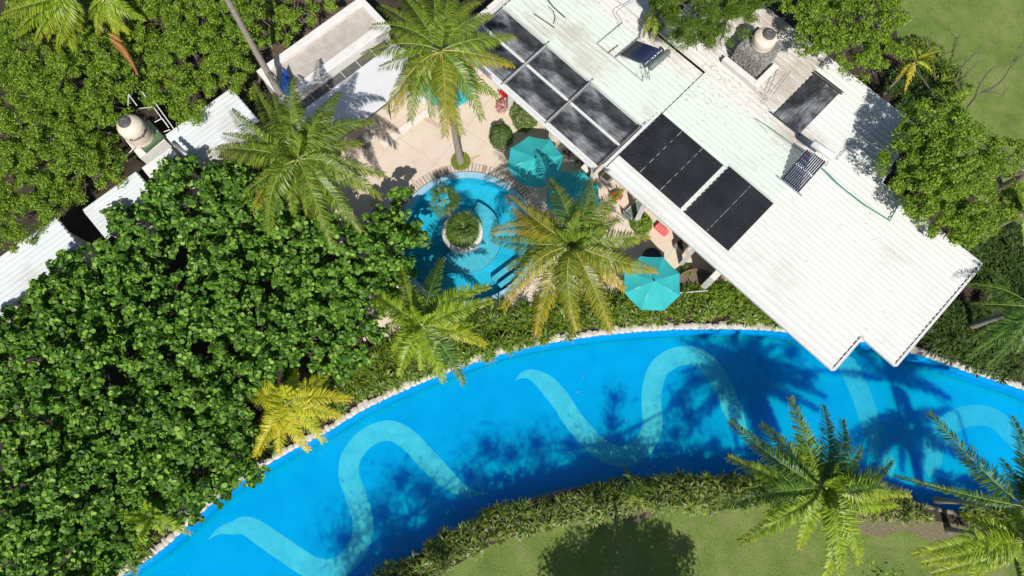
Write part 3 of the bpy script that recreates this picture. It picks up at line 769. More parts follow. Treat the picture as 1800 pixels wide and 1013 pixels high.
def water_tank(lab, base, r, h, writing=False, lid=(.0, .0), lidr=.45):
    t = thing('water_tank', lab, 'water tank', base)
    m = MB(); m.lathe(base, [(r*.97, 0), (r, .05), (r, h*.22), (r*.985, h*.24), (r, h*.26), (r, h*.80), (r*.985, h*.82), (r*.90, h*.90), (r*.60, h*.985), (r*.5, h)], 40)
    m.build('body', 'cream', t, True)
    c = Vector(base)+Vector((lid[0], lid[1], h*.985))
    m = MB(); m.lathe(c, [(r*lidr, 0), (r*lidr, .06), (r*lidr*.86, .10), (r*.1, .12)], 28); l = m.build('lid', 'black_lid', t, True)
    m = MB(); pts = [c+Vector((.16*math.cos(a), .10*math.sin(a)+.05, .14)) for a in np.linspace(.4, 4.5, 9)]
    m.tube(pts, .02, 5); m.build('handle', 'grey_metal', l)
    if writing:
        cu = D.curves.new('t', 'FONT'); cu.body = 'Rotoplas'; cu.size = .36; cu.shear = .35; cu.align_x = 'CENTER'; cu.extrude = .004; cu.resolution_u = 4; cu.offset = .008
        to = D.objects.new('t', cu); COL.objects.link(to); dg = bpy.context.evaluated_depsgraph_get(); dg.update()
        me = D.meshes.new_from_object(to.evaluated_get(dg)); COL.objects.unlink(to); D.objects.remove(to)
        for v in me.vertices:
            a = -.80+v.co.x/r*1.0; rr = r+.012+v.co.z
            z = h*.57+v.co.y
            v.co = Vector((rr*math.cos(a), rr*math.sin(a), z))
        me.name = 'lettering'; me.materials.clear(); me.materials.append(M['black_lid'])
        o = D.objects.new('lettering', me); link(o, t)
    return t
water_tank('cream plastic water tank with dark lid on the rubble stone tower', tuple(R(1.75, 10.9, 5.2)), .62, .75, False, (.12, .06), .58)

# ------------------------------------------------------------------ west range: parapet building, canopy, sheds, tank
WO = P(450, 125, 3.2); WE = P(625, 0, 3.2); WU = (WE-WO).normalized(); WV = Vector((-WU.y, WU.x, 0)); Z4 = (WU, WV, Vector((0, 0, 1)))
def Wp(u, v, z=3.2): return Vector((WO.x+WU.x*u+WV.x*v, WO.y+WU.y*u+WV.y*v, z))
wb = thing('flat_roof_building', 'white walled building with bare concrete roof behind a wide parapet', 'building', Wp(3.8, -1.3, 0))
m = MB(); m.box(Wp(3.8, -1.36, 1.4), (7.5, 2.6, 2.9), Z4); m.build('wall', 'plaster', wb)
m = MB(); m.box(Wp(3.85, -1.2, 2.92), (7.1, 2.0, .06), Z4); m.build('roof', 'concrete_roof', wb)
for (u, v, su, sv) in ((3.85, -.22, 7.7, .44), (3.85, -2.48, 7.7, .56), (.30, -1.33, .60, 1.76), (7.5, -1.33, .40, 1.76)):
    m = MB(); m.box(Wp(u, v, 3.0), (su, sv, .42), Z4); bevel(m.build('parapet', 'plaster', wb), .03)
# dark glazed slot
for k in range(6):
    m = MB(); m.box(Wp(.95+k*1.12, -3.12, 2.55), (1.08, .55, .04), Z4); m.build('roof_pane', 'dark_glass', wb)
    m = MB(); m.box(Wp(1.51+k*1.12, -3.12, 2.57), (.03, .56, .05), Z4); m.build('glazing_bar', 'white_metal', wb)
cn = thing('canopy_roof', 'smooth white canopy roof with faint red stain between two coconut palms', 'canopy', Wp(4.2, -5, 0))
def canopy_mat():
    m, nt, bs = new_mat('canopy_white')
    c = ramp(nt, noise(nt, .9, 5), [(.3, (.72, .72, .73)), (.7, (.64, .65, .67))])
    s = ramp(nt, noise(nt, .8, 4, .6), [(.62, (0, 0, 0)), (.72, (.7, .7, .7))])
    c = mixc(nt, s, c, (.50, .26, .22)); nt.links.new(c, bs.inputs['Base Color']); bs.inputs['Roughness'].default_value = .5
    return m
M['canopy'] = canopy_mat()
pts = [Wp(0.2, -3.43), Wp(7.3, -3.43), Wp(7.6, -4.3), Wp(6.6, -5.9), Wp(4.6, -6.2), Wp(0.6, -6.2)]
m = MB(); m.quadbox([(p.x, p.y) for p in pts], 2.50, 2.64); bevel(m.build('roof', 'canopy', cn), .03)
m = MB()
for i, p in enumerate(pts[2:5]): m.tube([Vector((p.x, p.y, 2.42)), Vector((pts[i+3].x, pts[i+3].y, 2.42))], .05, 4)
m.build('fascia', 'dark_glass', cn)
for (u, v) in ((.6, -5.9), (4.5, -5.9), (6.4, -5.6), (7.0, -4.2)):
    m = MB(); m.tube([Wp(u, v, 0), Wp(u, v, 2.5)], .07, 8); m.build('post', 'plaster', cn)
def shed(lab, u0, u1, v0, v1, z, mat, fall=.12):
    t = thing('shed', lab, 'shed', Wp((u0+u1)/2, (v0+v1)/2, 0), 'low sheds in a row beside the trees')
    n = max(2, round((v1-v0)/.8))
    for k in range(n):
        rib_sheet(lambda u, v, zz: Wp(u, v, zz), u0, u1, v0+(v1-v0)*k/n+.004, v0+(v1-v0)*(k+1)/n-.004, z, mat, t, zfun=lambda u, v: -(v1-v)*fall)
    m = MB(); m.box(Wp((u0+u1)/2, v1+.03, z-.05), (u1-u0, .07, .2), Z4); m.build('fascia', 'white_metal', t)
    m = MB(); m.box(Wp((u0+u1)/2, (v0+v1)/2, (z-.5)/2), (u1-u0-.5, v1-v0-.4, z-.55), Z4); m.build('wall', 'plaster', t)
    for u in (u0, u1):
        m = MB(); a = Wp(u, v0, z-.06-(v1-v0)*fall); b = Wp(u, v1, z-.06); m.tube([a, b], .05, 4); m.build('barge_board', 'white_metal', t)
    return t
shed('white shed roof tinted bluish for shade between the water tank and the white parapet building', -6.2, -1.75, -2.5, -.06, 3.2, 'roof_shed')
shed('narrow white shed roof emerging from under the round leaved tree', -12.1, -8.7, -2.9, -.85, 3.2, 'roof_shed')
shed('long white shed roof at the left edge of the photo', -20.5, -13.45, -2.75, -.25, 3.2, 'roof_shed')
pl = thing('tank_platform', 'white concrete platform with rails beside the large water tank', 'platform', Wp(-7.3, -1.8, 0))
m = MB(); m.box(Wp(-7.35, -1.75, 1.75), (1.9, 1.7, 3.3), Z4); bevel(m.build('slab', 'plaster', pl), .04)
tkb = P(252, 243, 3.0)
m = MB(); m.box((tkb.x, tkb.y, 1.45), (1.7, 1.7, 2.9), Z4); m.build('support', 'plaster', pl)
p, q = P(249, 262, 3.2), P(282, 235, 3.2); d = (q-p).normalized()
m = MB(); m.box((p+q)/2+Vector((0, 0, -.14)), ((q-p).length, .42, .28), (d, Vector((-d.y, d.x, 0)), Vector((0, 0, 1)))); bevel(m.build('green_ledge', 'green_paint', pl), .01)
for pts in ([(250, 162, 4.8), (297, 225, 3.5)], [(272, 180, 4.8), (310, 233, 3.5)], [(225, 186, 5.2), (226, 166, 5.2)], [(226, 166, 5.2), (241, 186, 5.0)],
            [(245, 191, 5.0), (268, 188, 4.6)], [(285, 208, 3.9), (297, 225, 3.6)], [(272, 215, 4.0), (285, 208, 4.0)], [(288, 232, 3.5), (299, 228, 3.5)], [(235, 261, 3.3), (217, 280, 3.0)]):
    m = MB(); m.tube([P(*x) for x in pts], .028, 5); m.build('rail', 'white_metal', pl)
water_tank('large cream plastic water tank with script lettering above the left shed roofs', (tkb.x, tkb.y, 3.0), .70, 1.75, True, (-.1, .04), .50)
bl = thing('tube_collector', 'small dark blue tube collector half hidden by leaves beside the water tank', 'solar heater', P(315, 285, 3.5), 'vacuum tube solar heaters on the roof')
for k in range(8):
    a = Vector((0, 0, 0)); x0 = P(310+k*3.2, 272+k*2.2, 3.75); x1 = P(296+k*3.2, 292+k*2.2, 3.4)
    m = MB(); m.tube([x0, x1], .035, 8); m.build('tube', 'tube', bl, True)
m = MB(); m.tube([P(305, 250, 3.9), P(330, 275, 3.9)], .12, 12); m.build('header_tank', 'grey_metal', bl, True)
p = P(502, 163, 3.3)
cl = thing('blue_sunshade', 'bright blue folded cloth beside the grey palm trunk on the white roof', 'cloth', p)
m = MB(); a = [P(493, 150, 3.3), P(498, 118, 3.95), P(510, 136, 3.6), P(512, 170, 3.3), P(500, 168, 3.35), P(505, 145, 3.75)]
m.add(a+[Vector((x.x+.01, x.y, x.z-.03)) for x in a], [(0, 5, 1), (1, 5, 2), (5, 3, 2), (0, 4, 5), (4, 3, 5), (7, 11, 6), (8, 11, 7), (8, 9, 11), (11, 10, 6), (11, 9, 10)]); m.build('cloth', 'blue_cloth', cl)

# ------------------------------------------------------------------ parasols
def parasol(lab, cpx, r, ztop, rot, tilt=(0, 0)):
    c = P(*cpx, ztop-.35); t = thing('parasol', lab, 'parasol', (c.x, c.y, 0), 'turquoise parasols on the terrace')
    rt = Matrix.Rotation(tilt[0], 3, 'X') @ Matrix.Rotation(tilt[1], 3, 'Y')
    ctr = Vector((c.x, c.y, ztop-.35)); apex = ctr+rt @ Vector((0, 0, .42))
    tips = [ctr+rt @ Vector((r*math.cos(rot+k*math.pi/4), r*math.sin(rot+k*math.pi/4), -.08)) for k in range(8)]
    for k in range(8):
        a, b = tips[k], tips[(k+1) % 8]; vs = []; n = 6; idx = {}
        fs = []
        for i in range(n+1):
            for j in range(i+1):
                f = i/n; g = j/i if i else 0
                p = apex.lerp(a.lerp(b, g), f); sag = -.10*math.sin(math.pi*g)*f*f-.04*math.sin(math.pi*f)
                wr = .012*math.sin(g*23+k)*f*(1 if k in (4, 5, 6) else .3)
                p = p+Vector((0, 0, sag+wr)); idx[i, j] = len(vs); vs.append(p)
        for i in range(n):
            for j in range(i+1):
                fs.append((idx[i, j], idx[i+1, j], idx[i+1, j+1]))
                if j < i: fs.append((idx[i, j], idx[i+1, j+1], idx[i, j+1]))
        # hem
        mk('canopy_panel', vs, fs, 'canvas', t, True)
        m = MB(); m.tube([apex+Vector((0, 0, -.06)), a+Vector((0, 0, -.05))], .014, 5); m.build('rib', 'white_metal', t)
        m = MB(); m.tube([apex+Vector((0, 0, -.6)), apex.lerp(a, .5)+Vector((0, 0, -.06))], .01, 5); m.build('strut', 'white_metal', t)
    m = MB(); m.tube([Vector((c.x, c.y, .05)), Vector((c.x, c.y, ztop-.8)), apex], .024, 8); m.build('pole', 'grey_metal', t)
    m = MB(); m.lathe(apex, [(.05, -.01), (.055, .03), (.02, .06), (.012, .12)], 10); m.build('finial', 'dark_cloth', t)
    m = MB(); m.lathe((c.x, c.y, .05), [(.27, 0), (.27, .06), (.06, .10), (.05, .3)], 20); m.build('base', 'grey_metal', t)
    return t
parasol('turquoise parasol nearest the clipped bush, between round pool and long roof', (941, 283), 1.63, 2.75, .23)
parasol('turquoise parasol half hidden behind the tips of the coconut palm by the round pool', (1007, 343), 1.6, 2.35, math.pi/8)
parasol('turquoise parasol standing alone at the planted bank of the river pool', (1147, 497), 1.62, 2.75, .35)
parasol('turquoise parasol almost covered by the coconut palm at the top', (788, 148), 1.6, 2.6, .1)

# ------------------------------------------------------------------ terrace furniture
def rot2(a): c, s = math.cos(a), math.sin(a); return (Vector((c, s, 0)), Vector((-s, c, 0)), Vector((0, 0, 1)))
def chair(lab, px, ang, mat, group=None, z=.05):
    c = P(*px, .45); c = Vector((c.x, c.y, z)); ax = rot2(ang); t = thing('chair', lab, 'chair', c, group)
    f = lambda x, y, h: c+ax[0]*x+ax[1]*y+Vector((0, 0, h))
    m = MB(); m.box(f(0, 0, .44), (.5, .5, .05), ax); bevel(m.build('seat', mat, t), .02)
    ba = Vector((0, 0, 1)); m = MB()
    for k in range(5): m.box(f(-.27, -.2+.1*k, .70), (.03, .075, .48), ax)
    m.box(f(-.28, 0, .93), (.04, .5, .07), ax); bevel(m.build('backrest', mat, t), .01)
    for (x, y) in ((-.22, -.22), (.22, -.22), (-.22, .22), (.22, .22)):
        m = MB(); m.tube([f(x*1.1, y*1.1, 0), f(x, y, .43)], .02, 6); m.build('leg', mat, t)
    for y in (-.27, .27):
        m = MB(); m.box(f(0, y, .66), (.5, .05, .03), ax); m.box(f(.22, y, .55), (.03, .03, .22), ax); m.build('armrest', mat, t)
    return t
def table(lab, px, ang, r, mat, leg='grey_metal', rnd_=True):
    c = P(*px, .74); c = Vector((c.x, c.y, .05)); t = thing('table', lab, 'table', c)
    m = MB()
    if rnd_: m.lathe(c, [(r, .70), (r, .74)], 28)
    else: m.box(c+Vector((0, 0, .72)), (r*2, r*1.4, .04), rot2(ang))
    bevel(m.build('tabletop', mat, t), .01)
    m = MB(); m.tube([c, c+Vector((0, 0, .70))], .04, 8); m.lathe(c, [(.3, 0), (.28, .04)], 16); m.build('pedestal', leg, t)
    return t
g = 'chairs on the terrace'
chair('red chair at the roof edge beside the flower pot, under the palm tips', (887, 165), 2.2, 'red', g)
chair('red chair tucked under the eave above the large left parasol', (977, 222), 2.4, 'red', g)
chair('dark red chair in the shade under the eave left of the lounger', (1083, 345), 2.0, 'red', g)
chair('red chair at the left edge of the lone parasol, behind palm fronds', (1101, 463), 5.2, 'red', g)
chair('dark chair in the eave shade beside the large left parasol', (1000, 268), 2.3, 'dark_cloth', g)
chair('dark chair farther along the eave shade behind the two overlapping parasols', (1022, 285), 2.3, 'dark_cloth', g)
chair('grey chair with white rails beside the white canopy building', (655, 225), 3.8, 'white_metal', g)
chair('white chair half under the palm fronds left of the hidden parasol', (742, 176), 5.4, 'white_metal', g)
table('dark round table under the parasol beside the river pool', (1146, 452), 0, .55, 'dark_cloth')
table('pale table in the gap between the parasols and the roof corner', (1028, 298), .8, .36, 'curb', rnd_=False)
table('dark low table beside the white canopy', (640, 245), .7, .45, 'grey_cloth', rnd_=False)
# lounger
c = P(1113, 372, .3); c.z = .05; ax = rot2(.78); t = thing('lounger', 'green sling lounger with white frame under the roof edge beside the leafy plant', 'lounger', c)
f = lambda x, y, h: c+ax[0]*x+ax[1]*y+Vector((0, 0, h))
m = MB(); m.box(f(.15, 0, .34), (1.2, .55, .03), ax); m.build('seat', 'teal_frame', t)
m = MB(); a0 = f(-.45, 0, .34); m.box(f(-.62, 0, .55), (.03, .55, .6), ax); m.build('backrest', 'teal_frame', t)
for y in (-.31, .31):
    m = MB(); m.tube([f(-.62, y, .85), f(-.5, y, .36), f(.8, y, .36)], .025, 6); m.build('side_rail', 'white_metal', t)
for k in range(3):
    m = MB(); m.box(f(-.85-.12*k, 0, .5-.1*k), (.03, .6, .04), ax); m.build('slat', 'white_metal', t)
for (x, y) in ((-.4, -.3), (-.4, .3), (.7, -.3), (.7, .3)):
    m = MB(); m.tube([f(x, y, 0), f(x, y, .35)], .02, 6); m.build('leg', 'white_metal', t)
# pink patterned beanbag / folded parasol
c = P(1164, 402, .4); t = thing('pink_seat', 'pink and orange striped seat poking out from under the roof edge', 'seat', (c.x, c.y, .05))
m = MB(); m.box((c.x, c.y, .22), (.85, .4, .34), rot2(-.78)); bevel(m.build('cushion', 'pink', t), .06)
axp = rot2(-.78)
for k in range(5):
    m = MB(); m.box(Vector((c.x, c.y, .40))+axp[0]*(-.36+.18*k), (.035, .38, .012), axp); m.build('stripe', 'orange', t)
def planter_box(lab, px, ang, s, mat='grey_cloth', h=.5):
    c = P(*px, .3); ax = rot2(ang); t = thing('planter_box', lab, 'planter', (c.x, c.y, .05), 'square planter boxes by the roof edge')
    m = MB(); m.box(Vector((c.x, c.y, .05+h/2)), (s, s, h), ax); bevel(m.build('box', mat, t), .02)
    m = MB(); m.box(Vector((c.x, c.y, .05+h-.01)), (s*.82, s*.82, .03), ax); m.build('soil', 'soil', t)
planter_box('grey planter box below the eave beside the hidden parasol gap', (1066, 313), -.78, .6)
planter_box('grey planter box below the eave above the lone parasol', (1199, 432), -.78, .7)
t = thing('wicker_sofa', 'curved brown wicker bench at the corner of the terrace near the river pool', 'bench', P(1222, 495, .05))
cc = P(1222, 520, 0.)
annulus('seat', cc, .65, 1.35, .35, 2.5, .05, .42, 'straw', t, 20); annulus('backrest', cc, 1.3, 1.42, .35, 2.5, .05, .72, 'straw', t, 20)
t = thing('handrail', 'thin white rail at the terrace edge above the hedge', 'rail', P(1218, 515, 0))
m = MB(); m.tube([P(1195, 515, .9), P(1245, 511, .9)], .025, 6); m.build('top_rail', 'white_metal', t)
for q in ((1196, 515), (1244, 511)):
    m = MB(); m.tube([P(*q, .9), P(*q, .9)+Vector((0, 0, -.9))], .02, 6); m.build('post', 'white_metal', t)

# ------------------------------------------------------------------ foliage
def basis(nrm):
    """orthonormal tangent frames for an array of normals, spun at random"""
    n = nrm/np.linalg.norm(nrm, axis=1, keepdims=True)
    a = np.cross(n, rng.normal(size=n.shape)); a /= np.linalg.norm(a, axis=1, keepdims=True)
    return n, a, np.cross(n, a)
LEAF_DIA = np.array([(-1, 0, 0), (0, -.45, .12), (1, 0, -.1), (0, .45, .12)], float)
LEAF_RND = np.array([(math.cos(a)*(1 if k else .85), math.sin(a), .10*math.cos(2*a)) for k, a in enumerate(np.linspace(math.pi, 3*math.pi, 9)[:-1])], float)
def leaves(name, pos, nrm, size, tmpl, mat, parent, kind='stuff'):
    n, a, b = basis(nrm); k = len(tmpl)
    V = pos[:, None, :]+size[:, None, None]*(a[:, None, :]*tmpl[None, :, 0:1]+b[:, None, :]*tmpl[None, :, 1:2]+n[:, None, :]*tmpl[None, :, 2:3])
    F = np.arange(len(pos)*k).reshape(-1, k)
    o = mk(name, V.reshape(-1, 3), F, mat, parent)
    if kind: o['kind'] = kind
    return o
def blob_clumps(blobs, dens, zsq=.55):
    """clump centres over the tops of overlapping crowns"""
    out = []
    B = [(P(x, y, z), r*PM(z)) for (x, y, r, z) in blobs]
    for (c, r) in B:
        n = max(4, int(dens*r*r))
        for _ in range(n):
            d = rng.normal(size=3); d /= np.linalg.norm(d)
            if d[2] < -.25: d[2] = -d[2]
            k = rng.uniform(.72, 1.0) if rng.random() < .8 else rng.uniform(.3, .7)
            p = Vector((c.x+d[0]*r*k, c.y+d[1]*r*k, c.z+(d[2]*k-.35)*r*zsq))
            out.append((p, d, r))
    return out
def tree(name, lab, blobs, cat='tree', leaf=.09, rc=.42, dens=5., per=95, mat='fine', tmpl=LEAF_DIA, base=None, group=None, zsq=.55, own=0, upb=.5, trunk_r=.16, flat=.6):
    cl_ = blob_clumps(blobs, dens, zsq)
    ctr = sum((c[0] for c in cl_), Vector())/len(cl_)
    b = Vector((base[0], base[1], 0)) if base else Vector((ctr.x, ctr.y, 0))
    t = thing(name, lab, cat, b, group)
    pos = []; nr = []
    for (p, d, r) in cl_:
        n = int(per*rng.uniform(.6, 1.3)); q = rng.normal(size=(n, 3)); q /= np.linalg.norm(q, axis=1, keepdims=True)
        q[:, 2] = np.where(q[:, 2] < -.2, -q[:, 2], q[:, 2]); rr = rc*rng.uniform(.65, 1.35)
        pos.append(np.array(p)[None]+q*np.array([rr, rr, rr*flat])*rng.uniform(.45, 1.05, size=(n, 1)))
        nr.append(q*.55+rng.normal(size=(n, 3))*.5+np.array([0, 0, upb*.8]))
    pos = np.concatenate(pos); nr = np.concatenate(nr); sz = leaf*rng.uniform(.65, 1.25, len(pos))
    if own:
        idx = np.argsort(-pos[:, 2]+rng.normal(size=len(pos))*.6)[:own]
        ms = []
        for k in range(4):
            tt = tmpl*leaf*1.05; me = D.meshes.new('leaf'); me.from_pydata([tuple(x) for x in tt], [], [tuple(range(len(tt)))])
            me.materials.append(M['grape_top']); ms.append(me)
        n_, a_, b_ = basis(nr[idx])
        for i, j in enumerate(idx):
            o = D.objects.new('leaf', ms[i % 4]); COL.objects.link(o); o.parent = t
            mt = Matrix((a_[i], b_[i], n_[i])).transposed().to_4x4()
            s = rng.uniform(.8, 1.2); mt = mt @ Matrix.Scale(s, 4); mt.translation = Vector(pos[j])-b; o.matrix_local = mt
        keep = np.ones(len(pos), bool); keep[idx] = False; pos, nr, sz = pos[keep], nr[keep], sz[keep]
    leaves('crown', pos, nr, sz, tmpl, mat, t)
    m = MB(); B = [(P(x, y, z), r*PM(z)) for (x, y, r, z) in blobs]
    top = min(q[0].z for q in B)*.45; fork = b+Vector((rnd.uniform(-.2, .2), rnd.uniform(-.2, .2), top))
    m.tube([b, b+Vector((.05, .03, top*.5)), fork], [trunk_r*1.3, trunk_r, trunk_r*.85], 8); m.build('trunk', 'bark', t)
    for (c, r) in B:
        m = MB(); e = Vector((c.x, c.y, c.z-.25*r)); mid = fork.lerp(e, .5)+Vector((0, 0, -.1))
        m.tube([fork, mid, e], [trunk_r*.7, trunk_r*.5, trunk_r*.25], 6)
        for _ in range(7):
            d = Vector(rng.normal(size=3)); d.z = abs(d.z)*.5; d.normalize(); k = rnd.uniform(.5, .9)
            e2 = e+Vector((d.x*r*k, d.y*r*k, d.z*r*.35)); m.tube([mid.lerp(e, rnd.random()), e.lerp(e2, .5)+Vector((0, 0, .1)), e2], [trunk_r*.3, trunk_r*.2, trunk_r*.08], 5)
        m.build('limb', 'bark', t)
    return t

# round leaved trees, lower left
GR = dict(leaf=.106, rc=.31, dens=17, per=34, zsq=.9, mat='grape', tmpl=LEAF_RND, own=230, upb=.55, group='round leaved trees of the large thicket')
tree('sea_grape_tree', 'round leaved tree covering the narrow shed roof, topmost of the thicket', [(330, 350, 85, 4.2), (420, 370, 80, 4.3), (245, 430, 80, 4.2), (500, 420, 75, 4.3), (300, 310, 35, 4.2), (400, 320, 50, 4.0), (215, 375, 28, 4.0)], **GR)
tree('sea_grape_tree', 'round leaved tree reaching out to the round pool with its right branches', [(590, 450, 85, 4.2), (670, 430, 65, 4.0), (640, 520, 65, 4.0), (685, 390, 38, 3.6), (690, 480, 42, 3.7), (560, 520, 70, 4.2), (708, 345, 22, 3.0), (735, 412, 22, 3.2), (620, 590, 55, 3.8)], **GR)
tree('sea_grape_tree', 'round leaved tree in the centre of the thicket between pool bank and sheds', [(400, 500, 100, 4.8), (330, 590, 95, 4.6), (450, 590, 90, 4.4), (530, 590, 65, 4.1), (230, 520, 75, 4.4), (590, 640, 40, 3.4)], **GR)
tree('sea_grape_tree', 'round leaved tree beside the shed roof at the left photo edge', [(120, 540, 85, 4.2), (60, 620, 95, 4.4), (180, 640, 100, 4.6), (130, 480, 50, 3.9), (15, 590, 60, 4.2), (60, 540, 30, 3.9)], **GR)
tree('sea_grape_tree', 'round leaved tree leaning over the river pool bank below the yellow palm', [(330, 710, 95, 4.4), (400, 700, 70, 4.0), (350, 800, 80, 4.0), (400, 780, 50, 3.4), (240, 760, 90, 4.4), (270, 840, 70, 3.9), (395, 830, 25, 2.6), (320, 880, 40, 3.0)], **GR)
tree('sea_grape_tree', 'round leaved tree filling the bottom left corner', [(60, 740, 105, 4.5), (150, 840, 100, 4.4), (50, 880, 100, 4.4), (120, 960, 90, 4.2), (20, 1000, 90, 4.2), (190, 930, 60, 3.7), (170, 1000, 50, 3.6)], **GR)
t = tree('pool_branch', 'dark round leaved sprig hanging over the pool edge', [(450, 838, 17, 1.6), (440, 850, 10, 1.5), (462, 825, 8, 1.5)], cat='branch', leaf=.13, rc=.18, dens=60, per=5, mat='grape', tmpl=LEAF_RND, trunk_r=.03, base=P(425, 815, 0))
tree('pool_branch', 'dark round leaved twigs crossing the stone edging', [(385, 875, 14, 1.6), (350, 905, 12, 1.5)], cat='branch', leaf=.12, rc=.18, dens=60, per=5, mat='grape', tmpl=LEAF_RND, trunk_r=.03, base=P(360, 880, 0))

FN = dict(leaf=.072, rc=.36, dens=13, per=150, zsq=.8, mat='fine', group='small leaved trees of the upper left grove')
tree('small_leaved_tree', 'bright small leaved tree right of the tank behind the shed roof', [(330, 100, 80, 4.6), (390, 70, 65, 4.6), (300, 160, 60, 4.2), (390, 130, 50, 4.1), (330, 190, 35, 3.9), (420, 20, 50, 4.4)], **FN)
tree('small_leaved_tree', 'small leaved tree left of the water tank', [(130, 150, 85, 4.6), (190, 110, 70, 4.8), (90, 230, 80, 4.4), (165, 230, 45, 4.0), (180, 180, 50, 4.2)], **FN)
tree('small_leaved_tree', 'small leaved tree below the water tank reaching the long shed roof', [(60, 310, 80, 4.2), (140, 290, 70, 4.2), (190, 290, 32, 3.8), (20, 380, 60, 4.0), (90, 350, 38, 3.8), (0, 290, 60, 4.2)], **FN)
tree('small_leaved_tree', 'small leaved tree at the left photo edge below the arching palm', [(20, 160, 75, 4.5), (60, 120, 60, 4.4), (10, 230, 60, 4.3), (30, 80, 50, 4.2)], **FN)
tree('small_leaved_tree', 'shaded small leaved tree beneath the two arching palms in the top left corner', [(60, 30, 60, 3.4), (130, 60, 55, 3.4), (10, 60, 50, 3.4), (180, 20, 55, 3.6), (110, -10, 60, 3.6), (200, 80, 40, 3.6)], **FN)
tree('small_leaved_tree', 'small leaved tree at the top between two palms and the grey trunk', [(270, 30, 65, 4.8), (330, 10, 60, 4.7), (230, 60, 50, 4.6), (300, -30, 60, 4.8)], **FN)
tree('small_leaved_tree', 'sparse bright tree beside the grey trunk behind the parapet building', [(470, 40, 45, 3.4), (520, 15, 45, 3.4), (450, 85, 22, 2.8), (500, 60, 30, 3.0), (560, -10, 40, 3.4), (440, 0, 40, 3.6)], leaf=.08, rc=.34, dens=9, per=120, mat='fine', group='small leaved trees of the upper left grove')
tree('small_leaved_tree', 'low bushy tree in the gap between shed roof and parapet building', [(420, 150, 22, 2.0), (440, 170, 18, 2.0), (460, 120, 14, 1.6)], leaf=.08, rc=.3, dens=9, per=70, mat='fine', group='small leaved trees of the upper left grove')
# right side trees
FD_ = dict(leaf=.078, rc=.37, dens=12, per=145, zsq=.8)
tree('feathery_tree', 'feathery dark green tree overhanging the roof beside the dark collector', [(1230, 15, 75, 7.2), (1290, 15, 50, 7.0), (1220, 62, 45, 6.4), (1262, 60, 36, 6.4), (1330, -5, 48, 7.0), (1190, 0, 50, 7.0), (1280, -30, 70, 7.2)], mat='fine_dark', tmpl=np.array([(-1.5, 0, 0), (0, -.2, .1), (1.5, 0, -.1), (0, .2, .1)], float), base=P(1290, 10, 0), **FD_)
tree('leafy_tree', 'broad bright green tree behind the stone tower, at the top', [(1470, 30, 70, 6.4), (1530, 20, 70, 6.4), (1500, 90, 50, 5.8), (1440, 70, 40, 5.8), (1420, 10, 50, 6.2), (1560, 80, 40, 5.4), (1530, 120, 28, 5.0), (1470, -30, 80, 6.4)], mat='fine', base=P(1500, 60, 0), **FD_)
tree('leafy_tree', 'rounded bright green tree shading the notch of the white roof', [(1640, 235, 68, 6.6), (1605, 285, 58, 6.0), (1680, 290, 68, 7.0), (1640, 350, 65, 5.4), (1700, 360, 50, 5.0), (1720, 395, 38, 4.6), (1675, 395, 45, 4.7), (1605, 335, 42, 5.0), (1685, 225, 45, 6.6), (1640, 300, 60, 6.8)], mat='fine', base=P(1625, 330, 0), **FD_)
tree('leafy_tree', 'smaller green tree standing on the lawn right of the rounded tree', [(1770, 270, 32, 4.6), (1745, 310, 40, 4.4), (1760, 350, 40, 4.2), (1790, 260, 18, 4.4), (1740, 255, 14, 4.2), (1735, 380, 30, 4.0)], mat='fine', base=P(1760, 330, 0), **FD_)

